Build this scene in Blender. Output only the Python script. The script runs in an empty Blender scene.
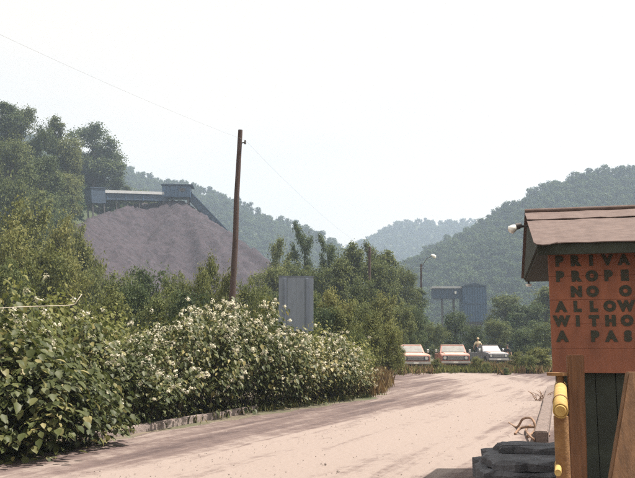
import bpy, bmesh, math, random
import numpy as np
from mathutils import Vector, Matrix

# ------------------------------------------------------------------ camera, sky, sun
SC = bpy.context.scene
COL = SC.collection
R = math.radians
F = 767.0                       # focal length in photo pixels
HOR = 347.0                     # horizon row
PITCH = math.atan((HOR - 239.0) / F)
EYE = 1.6
cam_d = bpy.data.cameras.new('camera')
cam_d.sensor_width = 36.0
cam_d.lens = 36.0 * F / 635.0
cam_d.clip_start = 0.1
cam_d.clip_end = 6000.0
cam = bpy.data.objects.new('camera', cam_d)
cam.location = (0, 0, EYE)
cam.rotation_euler = (R(90) + PITCH, 0, 0)
COL.objects.link(cam)
SC.camera = cam

SUN_EL, SUN_AZ = R(64), R(86)    # azimuth measured from +Y (ahead) towards +X (right)
world = bpy.data.worlds.new('World')
SC.world = world
world.use_nodes = True
wn, wl = world.node_tree.nodes, world.node_tree.links
wn.clear()
w_out = wn.new('ShaderNodeOutputWorld')
w_bg = wn.new('ShaderNodeBackground'); w_bg.inputs['Strength'].default_value = 0.1
w_sky = wn.new('ShaderNodeTexSky'); w_sky.sky_type = 'NISHITA'; w_sky.sun_disc = False
w_sky.sun_elevation = SUN_EL; w_sky.sun_rotation = SUN_AZ
w_sky.dust_density = 4.0; w_sky.air_density = 1.2; w_sky.altitude = 300
w_tc = wn.new('ShaderNodeTexCoord')
w_map = wn.new('ShaderNodeMapping'); w_map.inputs['Scale'].default_value = (1.4, 1.4, 4.5)
w_map.inputs['Rotation'].default_value = (0.2, 0.25, 0.5)
w_no = wn.new('ShaderNodeTexNoise'); w_no.inputs['Scale'].default_value = 1.6
w_no.inputs['Detail'].default_value = 5; w_no.inputs['Roughness'].default_value = 0.5
w_mr = wn.new('ShaderNodeMapRange'); w_mr.inputs['From Min'].default_value = 0.3
w_mr.inputs['From Max'].default_value = 0.62; w_mr.inputs['To Min'].default_value = 0.7
w_mr.inputs['To Max'].default_value = 1.0
w_mix = wn.new('ShaderNodeMix'); w_mix.data_type = 'RGBA'
w_mix.inputs['B'].default_value = (5.05, 4.5, 3.72, 1)      # thin bright haze cloud
wl.new(w_tc.outputs['Generated'], w_map.inputs['Vector'])
wl.new(w_map.outputs['Vector'], w_no.inputs['Vector'])
wl.new(w_no.outputs['Fac'], w_mr.inputs['Value'])
wl.new(w_mr.outputs['Result'], w_mix.inputs['Factor'])
wl.new(w_sky.outputs['Color'], w_mix.inputs['A'])
wl.new(w_mix.outputs['Result'], w_bg.inputs['Color'])
wl.new(w_bg.outputs['Background'], w_out.inputs['Surface'])

sun_d = bpy.data.lights.new('sun', 'SUN')
sun_d.energy = 5.0; sun_d.angle = R(0.6); sun_d.color = (1.0, 0.91, 0.80)
sun = bpy.data.objects.new('sun', sun_d)
sdir = Vector((math.sin(SUN_AZ) * math.cos(SUN_EL), math.cos(SUN_AZ) * math.cos(SUN_EL), math.sin(SUN_EL)))
sun.rotation_euler = (-sdir).to_track_quat('-Z', 'Y').to_euler()
COL.objects.link(sun)
SC.view_settings.view_transform = 'Standard'
SC.view_settings.look = 'None'
SC.view_settings.exposure = 1.15
SC.view_settings.gamma = 1.0
SC.view_settings.use_curve_mapping = False
SC.render.engine = 'CYCLES'
cy = SC.cycles
cy.max_bounces = 6; cy.diffuse_bounces = 3; cy.glossy_bounces = 2; cy.transmission_bounces = 3
cy.transparent_max_bounces = 6; cy.volume_bounces = 1
cy.use_denoising = False
cy.caustics_reflective = False; cy.caustics_refractive = False

# ------------------------------------------------------------------ helpers
rng = np.random.default_rng(7)
random.seed(7)


def P(px, py, D):
    """world point seen at photo pixel (px,py) at distance D ahead."""
    u = (px - 317.5) / F; v = (239.0 - py) / F
    c, s = math.cos(PITCH), math.sin(PITCH)
    x, y, z = u, c - v * s, s + v * c
    k = D / y
    return Vector((x * k, D, EYE + z * k))


def G(px, py, z=0.0):
    """ground point below a photo pixel."""
    u = (px - 317.5) / F; v = (239.0 - py) / F
    c, s = math.cos(PITCH), math.sin(PITCH)
    x, y, zz = u, c - v * s, s + v * c
    k = (z - EYE) / zz
    return Vector((x * k, y * k, z))


def tag(o, label=None, cat=None, group=None, kind=None):
    if label: o['label'] = label
    if cat: o['category'] = cat
    if group: o['group'] = group
    if kind: o['kind'] = kind
    return o


def empty(name, loc=(0, 0, 0), rz=0.0):
    o = bpy.data.objects.new(name, None)
    o.empty_display_size = 0.2
    o.location = loc; o.rotation_euler = (0, 0, rz)
    COL.objects.link(o)
    return o


def link(name, me, mat=None, parent=None, loc=None, rot=None, scale=None):
    o = bpy.data.objects.new(name, me)
    if mat is not None and len(me.materials) == 0:
        me.materials.append(mat)
    if parent is not None: o.parent = parent
    if loc is not None: o.location = loc
    if rot is not None: o.rotation_euler = rot
    if scale is not None: o.scale = scale
    COL.objects.link(o)
    return o


def copy_tree(o, parent=None):
    c = o.copy(); COL.objects.link(c)
    if parent is not None: c.parent = parent
    for ch in o.children:
        copy_tree(ch, c)
    return c


class MB:
    def __init__(s): s.v = []; s.f = []; s.sm = []

    def add(s, verts, faces, smooth=False):
        n = len(s.v)
        s.v += [tuple(v) for v in verts]
        s.f += [tuple(i + n for i in f) for f in faces]
        s.sm += [smooth] * len(faces)
        return s

    def box(s, x0, x1, y0, y1, z0, z1, M=None):
        vs = [Vector((x, y, z)) for z in (z0, z1) for y in (y0, y1) for x in (x0, x1)]
        if M is not None: vs = [M @ v for v in vs]
        return s.add(vs, [(0, 2, 3, 1), (4, 5, 7, 6), (0, 1, 5, 4), (2, 6, 7, 3), (0, 4, 6, 2), (1, 3, 7, 5)])

    def tube(s, pts, rad, n=8, cap=True):
        pts = [Vector(p) for p in pts]
        if not hasattr(rad, '__len__'): rad = [rad] * len(pts)
        rings = []
        ref = Vector((0.13, 0.31, 0.94)).normalized()
        for i, p in enumerate(pts):
            t = (pts[min(i + 1, len(pts) - 1)] - pts[max(i - 1, 0)]).normalized()
            r0 = ref if abs(t.dot(ref)) < 0.97 else Vector((1, 0, 0))
            a = t.cross(r0).normalized(); b = t.cross(a)
            rings.append([p + (a * math.cos(2 * math.pi * k / n) + b * math.sin(2 * math.pi * k / n)) * rad[i] for k in range(n)])
        vs = [v for r in rings for v in r]
        fs = []
        for i in range(len(pts) - 1):
            for k in range(n):
                k2 = (k + 1) % n
                fs.append((i * n + k, i * n + k2, (i + 1) * n + k2, (i + 1) * n + k))
        s.add(vs, fs, True)
        if cap:
            m = len(s.v)
            s.add(rings[0], [tuple(range(n))[::-1]]); s.add(rings[-1], [tuple(range(n))])
        return s

    def prism(s, poly, x0, x1, taper=None):
        """poly: list of (y,z); extruded along x. taper(z)->half-width factor"""
        n = len(poly); vs = []
        for x in (x0, x1):
            for (y, z) in poly:
                k = taper(y, z) if taper else 1.0
                vs.append((x * k, y, z))
        fs = [tuple(range(n))[::-1], tuple(range(n, 2 * n))]
        for i in range(n):
            j = (i + 1) % n
            fs.append((i, j, n + j, n + i))
        return s.add(vs, fs)

    def mesh(s, name, bevel=0.0, seg=2):
        me = bpy.data.meshes.new(name)
        me.from_pydata(s.v, [], s.f)
        me.polygons.foreach_set('use_smooth', s.sm)
        if bevel > 0:
            bm = bmesh.new(); bm.from_mesh(me)
            bmesh.ops.recalc_face_normals(bm, faces=bm.faces)
            ed = [e for e in bm.edges if len(e.link_faces) == 2 and e.calc_face_angle(0) > R(25)]
            bmesh.ops.bevel(bm, geom=ed, offset=bevel, segments=seg, affect='EDGES', clamp_overlap=True)
            bm.to_mesh(me); bm.free()
        else:
            bm = bmesh.new(); bm.from_mesh(me)
            bmesh.ops.recalc_face_normals(bm, faces=bm.faces)
            bm.to_mesh(me); bm.free()
        me.update()
        return me

    def build(s, name, mat, parent=None, bevel=0.0, seg=2, **kw):
        return link(name, s.mesh(name, bevel, seg), mat, parent, **kw)


# ------------------------------------------------------------------ materials
def mat(name, col, rough=0.7, var=0.25, scale=6.0, bump=0.0, bscale=None, metal=0.0, spec=0.5, col2=None, stretch=None):
    m = bpy.data.materials.new(name); m.use_nodes = True
    nt = m.node_tree; b = nt.nodes['Principled BSDF']
    b.inputs['Roughness'].default_value = rough
    b.inputs['Metallic'].default_value = metal
    b.inputs['Specular IOR Level'].default_value = spec
    tc = nt.nodes.new('ShaderNodeTexCoord')
    vec = tc.outputs['Object']
    if stretch:
        mp = nt.nodes.new('ShaderNodeMapping'); mp.inputs['Scale'].default_value = stretch
        nt.links.new(vec, mp.inputs['Vector']); vec = mp.outputs['Vector']
    no = nt.nodes.new('ShaderNodeTexNoise'); no.inputs['Scale'].default_value = scale
    no.inputs['Detail'].default_value = 6; no.inputs['Roughness'].default_value = 0.62
    nt.links.new(vec, no.inputs['Vector'])
    rp = nt.nodes.new('ShaderNodeValToRGB')
    c2 = col2 if col2 else tuple(c * (1 + var) for c in col)
    c1 = tuple(c * (1 - var) for c in col) if not col2 else col
    rp.color_ramp.elements[0].color = (*c1, 1); rp.color_ramp.elements[0].position = 0.34
    rp.color_ramp.elements[1].color = (*c2, 1); rp.color_ramp.elements[1].position = 0.68
    nt.links.new(no.outputs['Fac'], rp.inputs['Fac'])
    nt.links.new(rp.outputs['Color'], b.inputs['Base Color'])
    if bump > 0:
        n2 = nt.nodes.new('ShaderNodeTexNoise'); n2.inputs['Scale'].default_value = bscale or scale * 4
        n2.inputs['Detail'].default_value = 5
        nt.links.new(vec, n2.inputs['Vector'])
        bp = nt.nodes.new('ShaderNodeBump'); bp.inputs['Strength'].default_value = bump
        bp.inputs['Distance'].default_value = 0.05
        nt.links.new(n2.outputs['Fac'], bp.inputs['Height'])
        nt.links.new(bp.outputs['Normal'], b.inputs['Normal'])
    return m


def leafmat(name, dark, mid, light, rough=0.45, trans=0.3, spec=0.5):
    m = bpy.data.materials.new(name); m.use_nodes = True
    nt = m.node_tree; b = nt.nodes['Principled BSDF']
    b.inputs['Roughness'].default_value = rough
    b.inputs['Specular IOR Level'].default_value = spec
    at = nt.nodes.new('ShaderNodeAttribute'); at.attribute_name = 'tint'
    oi = nt.nodes.new('ShaderNodeObjectInfo')
    mt = nt.nodes.new('ShaderNodeMath'); mt.operation = 'MULTIPLY_ADD'
    mt.inputs[1].default_value = 0.42; mt.inputs[2].default_value = -0.21
    nt.links.new(oi.outputs['Random'], mt.inputs[0])
    ad = nt.nodes.new('ShaderNodeMath'); ad.operation = 'ADD'
    nt.links.new(at.outputs['Fac'], ad.inputs[0]); nt.links.new(mt.outputs[0], ad.inputs[1])
    rp = nt.nodes.new('ShaderNodeValToRGB')
    e = rp.color_ramp.elements
    e[0].color = (*dark, 1); e[0].position = 0.1
    e[1].color = (*light, 1); e[1].position = 0.95
    k = e.new(0.5); k.color = (*mid, 1)
    nt.links.new(ad.outputs[0], rp.inputs['Fac'])
    nt.links.new(rp.outputs['Color'], b.inputs['Base Color'])
    tr = nt.nodes.new('ShaderNodeBsdfTranslucent')
    nt.links.new(rp.outputs['Color'], tr.inputs['Color'])
    mx = nt.nodes.new('ShaderNodeMixShader'); mx.inputs['Fac'].default_value = trans
    nt.links.new(b.outputs[0], mx.inputs[1]); nt.links.new(tr.outputs[0], mx.inputs[2])
    nt.links.new(mx.outputs[0], nt.nodes['Material Output'].inputs['Surface'])
    return m


M = {}
M['bark'] = mat('bark', (0.075, 0.06, 0.048), 0.9, 0.35, 8, 0.5, 30)
M['leaf_tree'] = leafmat('leaf_tree', (0.058, 0.079, 0.030), (0.119, 0.145, 0.049), (0.194, 0.207, 0.074), 0.6, 0.42, 0.2)
M['leaf_yellow'] = leafmat('leaf_yellow', (0.081, 0.097, 0.028), (0.155, 0.168, 0.050), (0.242, 0.233, 0.082), 0.6, 0.42, 0.2)
M['leaf_dark'] = leafmat('leaf_dark', (0.038, 0.062, 0.027), (0.077, 0.105, 0.041), (0.124, 0.153, 0.057), 0.6, 0.40, 0.2)
M['leaf_shrub'] = leafmat('leaf_shrub', (0.040, 0.054, 0.015), (0.082, 0.096, 0.029), (0.304, 0.265, 0.112), 0.5, 0.30, 0.3)
M['leaf_far'] = leafmat('leaf_far', (0.025, 0.050, 0.020), (0.053, 0.088, 0.030), (0.101, 0.138, 0.045), 0.7, 0.30, 0.15)
M['blossom'] = leafmat('blossom', (0.5, 0.48, 0.36), (0.62, 0.59, 0.46), (0.72, 0.68, 0.55), 0.7, 0.3)
M['dry'] = leafmat('dry_leaf', (0.14, 0.09, 0.04), (0.24, 0.17, 0.08), (0.34, 0.26, 0.13), 0.7, 0.3)
M['pole'] = mat('pole_wood', (0.06, 0.036, 0.03), 0.9, 0.35, 3, 0.5, 20, stretch=(4, 4, 0.4))
M['coal'] = mat('coal_waste', (0.014, 0.011, 0.016), 0.95, 0.3, 0.8, 0.9, 1.6, col2=(0.046, 0.034, 0.044))
M['blue'] = mat('blue_sheet', (0.034, 0.08, 0.15), 0.55, 0.2, 0.6)
M['blue_dark'] = mat('blue_frame', (0.022, 0.045, 0.08), 0.6, 0.2, 1.0)
M['tin'] = mat('tin_roof', (0.42, 0.43, 0.44), 0.5, 0.1, 0.7)
M['steel'] = mat('dark_steel', (0.06, 0.055, 0.055), 0.7, 0.3, 2)
M['panel'] = mat('sign_back', (0.185, 0.22, 0.28), 0.6, 0.14, 2.2, stretch=(2, 2, .6))
M['panel_rib'] = mat('sign_rib', (0.145, 0.175, 0.23), 0.65, 0.2, 3)
M['concrete'] = mat('concrete', (0.22, 0.18, 0.165), 0.9, 0.25, 3, 0.4, 25)
M['plank'] = mat('plank', (0.17, 0.13, 0.115), 0.9, 0.3, 5, 0.5, 30, stretch=(5, .5, 5))
M['rust_red'] = mat('red_paint', (0.18, 0.07, 0.043), 0.85, 0.3, 3.5, 0.25, 40, col2=(0.29, 0.108, 0.062), stretch=(2.5, 2.5, .8))
M['letter'] = mat('letter_paint', (0.022, 0.032, 0.024), 0.85, 0.35, 26, col2=(0.05, 0.042, 0.03))
M['dark_wall'] = mat('dark_wall', (0.028, 0.036, 0.028), 0.85, 0.35, 4, 0.2)
M['dark_wood'] = mat('dark_wood', (0.028, 0.034, 0.026), 0.9, 0.3, 5, 0.2)
M['roofing'] = mat('roofing', (0.085, 0.057, 0.051), 0.9, 0.2, 10, 0.2, 120, col2=(0.135, 0.096, 0.086))
M['post'] = mat('post_wood', (0.165, 0.08, 0.04), 0.85, 0.3, 5, 0.35, 40, stretch=(6, 6, .5))
M['lean_wood'] = mat('leaning_timber', (0.15, 0.08, 0.04), 0.85, 0.3, 4, 0.12, 25, stretch=(6, 6, .5))  # orange-brown wood of the leaning plank
M['yellow'] = mat('yellow_paint', (0.36, 0.22, 0.06), 0.8, 0.18, 12, 0.2, col2=(0.5, 0.35, 0.12))
M['rust'] = mat('rusty_pipe', (0.15, 0.072, 0.03), 0.8, 0.35, 12, 0.2, col2=(0.27, 0.15, 0.06))
M['belt'] = mat('rubber_belt', (0.055, 0.057, 0.066), 0.8, 0.3, 5, 0.35, 40, col2=(0.125, 0.125, 0.142))
M['cable'] = mat('old_cable', (0.24, 0.15, 0.10), 0.8, 0.3, 10)
M['wire'] = mat('wire', (0.35, 0.35, 0.36), 0.6, 0.1)
M['white'] = mat('white_glass', (0.8, 0.8, 0.77), 0.25, 0.04)
M['twig'] = mat('pale_twig', (0.5, 0.46, 0.38), 0.8, 0.15)
M['rubber'] = mat('tyre_rubber', (0.02, 0.02, 0.02), 0.85, 0.2)
M['chrome'] = mat('dull_chrome', (0.5, 0.5, 0.5), 0.3, 0.1, metal=0.9)
M['grille'] = mat('grille', (0.07, 0.085, 0.11), 0.45, 0.2, metal=0.3)
M['glass'] = mat('sky_pale_glass', (0.26, 0.26, 0.25), 0.15, 0.15, spec=0.8)  # pale base colour stands in for the sky's reflection
M['skin'] = mat('skin', (0.45, 0.27, 0.19), 0.6, 0.08)
M['stone'] = mat('road_stone', (0.2, 0.165, 0.15), 0.95, 0.3, 3)

# ------------------------------------------------------------------ terrain
RIDGES = []


def ridge(pts, k=1.8, p=1.25):
    RIDGES.append(([Vector(q) for q in pts], k, p))


def RP(px, py, D, tree):
    q = P(px, py, D); q.z = max(q.z - tree, 0.5); return q


# wooded spur on the left that carries the dump
ridge([(-190, 120, 74), RP(-60, 60, 165, 13), RP(5, 102, 172, 14), RP(45, 120, 215, 14), RP(90, 136, 262, 15), (-60, 300, 30)], 1.15, 1.0)
# long ridge behind it, falling to the right
ridge([(-820, 600, 240), RP(0, 118, 620, 9), RP(130, 164, 620, 9), RP(200, 183, 620, 9), RP(250, 201, 620, 9), RP(300, 221, 630, 9), RP(345, 240, 640, 9), RP(400, 285, 660, 9)], 1.9, 1.2)
# farthest hill in the gap
ridge([(-250, 1120, 60), RP(300, 258, 1080, 9), RP(365, 238, 1050, 9), RP(395, 221, 1040, 9), RP(450, 216, 1040, 9), RP(490, 217, 1040, 9), (500, 1050, 150), (900, 1000, 200)], 2.0, 1.2)
# wooded hill on the right
ridge([RP(392, 268, 520, 9), RP(432, 240, 505, 10), RP(480, 219, 480, 10), RP(530, 182, 460, 10), RP(580, 162, 450, 10), RP(640, 159, 440, 10), RP(720, 165, 420, 10), (520, 330, 120), (700, 150, 150)], 1.75, 1.2)


def ground(x, y):
    """numpy height field"""
    x = np.asarray(x, float); y = np.asarray(y, float)
    h = np.zeros_like(x)
    for pts, k, p in RIDGES:
        best = np.zeros_like(x)
        for a, b in zip(pts[:-1], pts[1:]):
            dx, dy = b.x - a.x, b.y - a.y
            t = np.clip(((x - a.x) * dx + (y - a.y) * dy) / (dx * dx + dy * dy), 0, 1)
            d = np.hypot(x - a.x - t * dx, y - a.y - t * dy)
            z = a.z + t * (b.z - a.z)
            q = np.clip(1 - d / (z * k + 6), 0, 1)
            best = np.maximum(best, z * q ** p)
        h = np.maximum(h, best)
    n = (np.sin(x * .031 + 1.3) * np.cos(y * .027) + .6 * np.sin(x * .071 + y * .053) + .35 * np.sin(x * .13 - y * .11 + 2))
    return h + np.minimum(h, 45) * 0.05 * n


def gz(x, y):
    return float(ground(np.array([x]), np.array([y]))[0])


def grid_mesh(name, X, Y, Z):
    ny, nx = X.shape
    v = np.stack([X, Y, Z], -1).reshape(-1, 3)
    i = np.arange(nx * ny).reshape(ny, nx)
    f = np.stack([i[:-1, :-1], i[:-1, 1:], i[1:, 1:], i[1:, :-1]], -1).reshape(-1, 4)
    me = bpy.data.meshes.new(name)
    me.vertices.add(len(v)); me.vertices.foreach_set('co', v.ravel())
    me.loops.add(f.size); me.loops.foreach_set('vertex_index', f.ravel())
    me.polygons.add(len(f)); me.polygons.foreach_set('loop_start', np.arange(0, f.size, 4))
    me.polygons.foreach_set('use_smooth', np.ones(len(f), bool))
    me.update(calc_edges=True)
    return me


def mix_ground_mat():
    m = mat('ground_soil', (0.10, 0.085, 0.06), 0.95, 0.3, 0.9, 0.6, 3, col2=(0.19, 0.15, 0.115))
    nt = m.node_tree; b = nt.nodes['Principled BSDF']
    old = b.inputs['Base Color'].links[0].from_socket
    tc = nt.nodes['Texture Coordinate']
    n = nt.nodes.new('ShaderNodeTexNoise'); n.inputs['Scale'].default_value = 0.12; n.inputs['Detail'].default_value = 5
    nt.links.new(tc.outputs['Object'], n.inputs['Vector'])
    rp = nt.nodes.new('ShaderNodeValToRGB')
    rp.color_ramp.elements[0].position = 0.42; rp.color_ramp.elements[1].position = 0.6
    nt.links.new(n.outputs['Fac'], rp.inputs['Fac'])
    mx = nt.nodes.new('ShaderNodeMix'); mx.data_type = 'RGBA'
    mx.inputs['B'].default_value = (0.06, 0.075, 0.03, 1)
    nt.links.new(rp.outputs['Color'], mx.inputs['Factor']); nt.links.new(old, mx.inputs['A'])
    sp = nt.nodes.new('ShaderNodeSeparateXYZ'); nt.links.new(tc.outputs['Object'], sp.inputs[0])
    mr = nt.nodes.new('ShaderNodeMapRange'); mr.inputs['From Min'].default_value = 1.5; mr.inputs['From Max'].default_value = 5.0
    nt.links.new(sp.outputs['Z'], mr.inputs['Value'])
    mf = nt.nodes.new('ShaderNodeMix'); mf.data_type = 'RGBA'
    mf.inputs['B'].default_value = (0.035, 0.05, 0.02, 1)          # leafy forest floor on the hills
    nt.links.new(mr.outputs['Result'], mf.inputs['Factor']); nt.links.new(mx.outputs['Result'], mf.inputs['A'])
    nt.links.new(mf.outputs['Result'], b.inputs['Base Color'])
    return m


M['ground'] = mix_ground_mat()
gx = np.arange(-900, 1108, 9.0); gy = np.arange(-60, 1500, 9.0)
X, Y = np.meshgrid(gx, gy)
Z = ground(X, Y)
ground_o = link('ground', grid_mesh('ground', X, Y, Z), M['ground'])
tag(ground_o, kind='structure')

# dirt road and yard -------------------------------------------------
LE = [(-14, -2), (-9.2, 4), (-6.3, 9), (-3.75, 13.0), (-1.4, 18.6), (1.8, 24.2), (2.9, 32), (3.4, 41), (2.8, 49)]


def noise2(x, y, s=1.0, seed=0.0):
    x = x * s + seed; y = y * s - seed * 1.7
    return (np.sin(1.7 * x + 1.1 * np.sin(1.3 * y + .5)) + np.sin(2.3 * y + 1.4 * np.sin(1.9 * x + 1.7)) + .6 * np.sin(4.1 * x + 3.3 * y) + .4 * np.sin(7.7 * x - 6.1 * y + 1)) / 3.0


def road_mat():
    m = bpy.data.materials.new('road_dirt'); m.use_nodes = True
    nt = m.node_tree; b = nt.nodes['Principled BSDF']; b.inputs['Roughness'].default_value = 0.95
    b.inputs['Specular IOR Level'].default_value = 0.2
    tc = nt.nodes.new('ShaderNodeTexCoord')
    mp = nt.nodes.new('ShaderNodeMapping'); mp.inputs['Rotation'].default_value = (0, 0, R(22))
    nt.links.new(tc.outputs['Object'], mp.inputs['Vector'])
    mp2 = nt.nodes.new('ShaderNodeMapping'); mp2.inputs['Scale'].default_value = (0.42, 0.055, 1)
    nt.links.new(mp.outputs['Vector'], mp2.inputs['Vector'])
    n1 = nt.nodes.new('ShaderNodeTexNoise'); n1.inputs['Scale'].default_value = 1.0; n1.inputs['Detail'].default_value = 5
    n1.inputs['Roughness'].default_value = 0.55; n1.inputs['Distortion'].default_value = 0.6
    nt.links.new(mp2.outputs['Vector'], n1.inputs['Vector'])
    n2 = nt.nodes.new('ShaderNodeTexNoise'); n2.inputs['Scale'].default_value = 2.2; n2.inputs['Detail'].default_value = 10
    n2.inputs['Roughness'].default_value = 0.85
    nt.links.new(tc.outputs['Object'], n2.inputs['Vector'])
    at = nt.nodes.new('ShaderNodeAttribute'); at.attribute_name = 'worn_tone'
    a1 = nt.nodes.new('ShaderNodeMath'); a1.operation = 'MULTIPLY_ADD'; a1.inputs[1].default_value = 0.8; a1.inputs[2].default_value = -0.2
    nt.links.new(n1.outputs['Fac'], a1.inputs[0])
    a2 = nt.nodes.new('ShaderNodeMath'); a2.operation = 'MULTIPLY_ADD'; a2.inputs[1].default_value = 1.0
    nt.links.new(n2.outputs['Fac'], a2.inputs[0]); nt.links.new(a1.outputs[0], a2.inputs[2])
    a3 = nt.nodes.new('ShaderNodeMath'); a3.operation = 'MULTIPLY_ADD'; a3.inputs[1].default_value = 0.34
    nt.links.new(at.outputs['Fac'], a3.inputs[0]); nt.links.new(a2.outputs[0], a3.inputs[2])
    mp4 = nt.nodes.new('ShaderNodeMapping'); mp4.inputs['Scale'].default_value = (2.6, 0.14, 1)
    nt.links.new(mp.outputs['Vector'], mp4.inputs['Vector'])
    n4 = nt.nodes.new('ShaderNodeTexNoise'); n4.inputs['Scale'].default_value = 1.0; n4.inputs['Detail'].default_value = 6
    n4.inputs['Roughness'].default_value = 0.65; n4.inputs['Distortion'].default_value = 0.4
    nt.links.new(mp4.outputs['Vector'], n4.inputs['Vector'])
    a4 = nt.nodes.new('ShaderNodeMath'); a4.operation = 'MULTIPLY_ADD'; a4.inputs[1].default_value = 1.05
    nt.links.new(n4.outputs['Fac'], a4.inputs[0]); nt.links.new(a3.outputs[0], a4.inputs[2])
    a5 = nt.nodes.new('ShaderNodeMath'); a5.operation = 'SUBTRACT'; a5.inputs[1].default_value = 0.46
    nt.links.new(a4.outputs[0], a5.inputs[0])
    a3 = a5
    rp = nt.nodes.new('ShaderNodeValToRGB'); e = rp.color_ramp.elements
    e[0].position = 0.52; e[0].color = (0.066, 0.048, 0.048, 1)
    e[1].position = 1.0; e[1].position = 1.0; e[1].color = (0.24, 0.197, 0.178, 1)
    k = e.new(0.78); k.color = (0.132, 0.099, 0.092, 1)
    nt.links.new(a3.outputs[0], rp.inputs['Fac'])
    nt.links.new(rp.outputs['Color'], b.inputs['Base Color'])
    n3 = nt.nodes.new('ShaderNodeTexNoise'); n3.inputs['Scale'].default_value = 9; n3.inputs['Detail'].default_value = 8
    nt.links.new(tc.outputs['Object'], n3.inputs['Vector'])
    bp = nt.nodes.new('ShaderNodeBump'); bp.inputs['Strength'].default_value = 0.6; bp.inputs['Distance'].default_value = 0.04
    nt.links.new(n3.outputs['Fac'], bp.inputs['Height']); nt.links.new(bp.outputs['Normal'], b.inputs['Normal'])
    return m


rx = np.arange(-16, 30, 0.3); ry = np.arange(-3, 56, 0.3)
X, Y = np.meshgrid(rx, ry)
lx = np.interp(Y, [p[1] for p in LE], [p[0] for p in LE])
inside = np.minimum.reduce([X - lx, 51 - Y + 0.0 * X, 26 - X])
nz = noise2(X, Y, 1.1)
edge = inside + 0.35 * nz
# wheel tracks curve along the road
cx = np.interp(Y, [p[1] for p in LE], [p[0] for p in LE]) + 4.6 + 0.02 * Y
tr = sum(np.exp(-((X - cx - o) / w) ** 2) for o, w in ((-1.4, .55), (.35, .6), (2.0, .5)))
Z = np.clip(edge * 0.12, -0.06, 0.03) + 0.008 * noise2(X, Y, 2.7, 3) + 0.004 * noise2(X, Y, 9, 5) - 0.02 * np.clip(tr, 0, 1) * (inside > .5)
road_me = grid_mesh('road', X, Y, Z)
at = road_me.attributes.new('worn_tone', 'FLOAT', 'POINT')
at.data.foreach_set('value', np.clip(tr * .5 + 0.6 * np.exp(-((X - cx + .2 + .5 * noise2(X, Y, .35, 8)) / 1.9) ** 2) - .25 * np.exp(-((X - cx - 3.6) / 1.0) ** 2), -.3, 1.1).ravel().astype(np.float32))  # worn tracks raise the tone, a strip right of them lowers it
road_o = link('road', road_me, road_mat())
tag(road_o, kind='structure')

# ------------------------------------------------------------------ foliage
def leaf_mesh(name, C, N, S, mats, T=None, kind='diamond', drop=0.25, D=None, idx=None):
    """C centres, N normals, S sizes. one small folded leaf per entry"""
    n = len(C)
    N = N / (np.linalg.norm(N, axis=1, keepdims=True) + 1e-9)
    A = rng.normal(size=(n, 3)) if D is None else D
    A = A - N * np.sum(A * N, 1, keepdims=True)
    A /= np.linalg.norm(A, axis=1, keepdims=True) + 1e-9
    B = np.cross(N, A)
    S = S[:, None]
    if T is None: T = rng.random(n)
    if kind == 'diamond':
        w = 0.36
        V = np.stack([C - A * S * .5, C + B * S * w + N * S * .07, C + A * S * .5 - N * S * drop * .4, C - B * S * w + N * S * .07], 1)
        f = np.array([[0, 1, 2], [0, 2, 3]])
        nv = 4
    else:
        w = 0.31
        def q(al, wd, dn): return C + A * S * al + B * S * wd + N * S * dn
        V = np.stack([q(-.5, 0, 0), q(-.22, w, .05), q(.14, w * .82, .02), q(.5, 0, -drop), q(.14, -w * .82, .02), q(-.22, -w, .05), q(-.03, 0, -.05)], 1)
        f = np.array([[0, 1, 6], [1, 2, 6], [2, 3, 6], [3, 4, 6], [4, 5, 6], [5, 0, 6]])
        nv = 7
    Vv = V.reshape(-1, 3)
    Fv = (f[None] + (np.arange(n) * nv)[:, None, None]).reshape(-1, 3)
    me = bpy.data.meshes.new(name)
    me.vertices.add(len(Vv)); me.vertices.foreach_set('co', Vv.astype(np.float32).ravel())
    me.loops.add(Fv.size); me.loops.foreach_set('vertex_index', Fv.ravel().astype(np.int32))
    me.polygons.add(len(Fv)); me.polygons.foreach_set('loop_start', np.arange(0, Fv.size, 3))
    a = me.attributes.new('tint', 'FLOAT', 'POINT')
    a.data.foreach_set('value', np.repeat(T, nv).astype(np.float32))
    for m in (mats if isinstance(mats, (list, tuple)) else [mats]): me.materials.append(m)
    if idx is not None:
        me.polygons.foreach_set('material_index', np.repeat(idx, len(f)).astype(np.int32))
    me.update(calc_edges=True)
    return me


def unit(n):
    v = rng.normal(size=(n, 3)); return v / np.linalg.norm(v, axis=1, keepdims=True)


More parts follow.
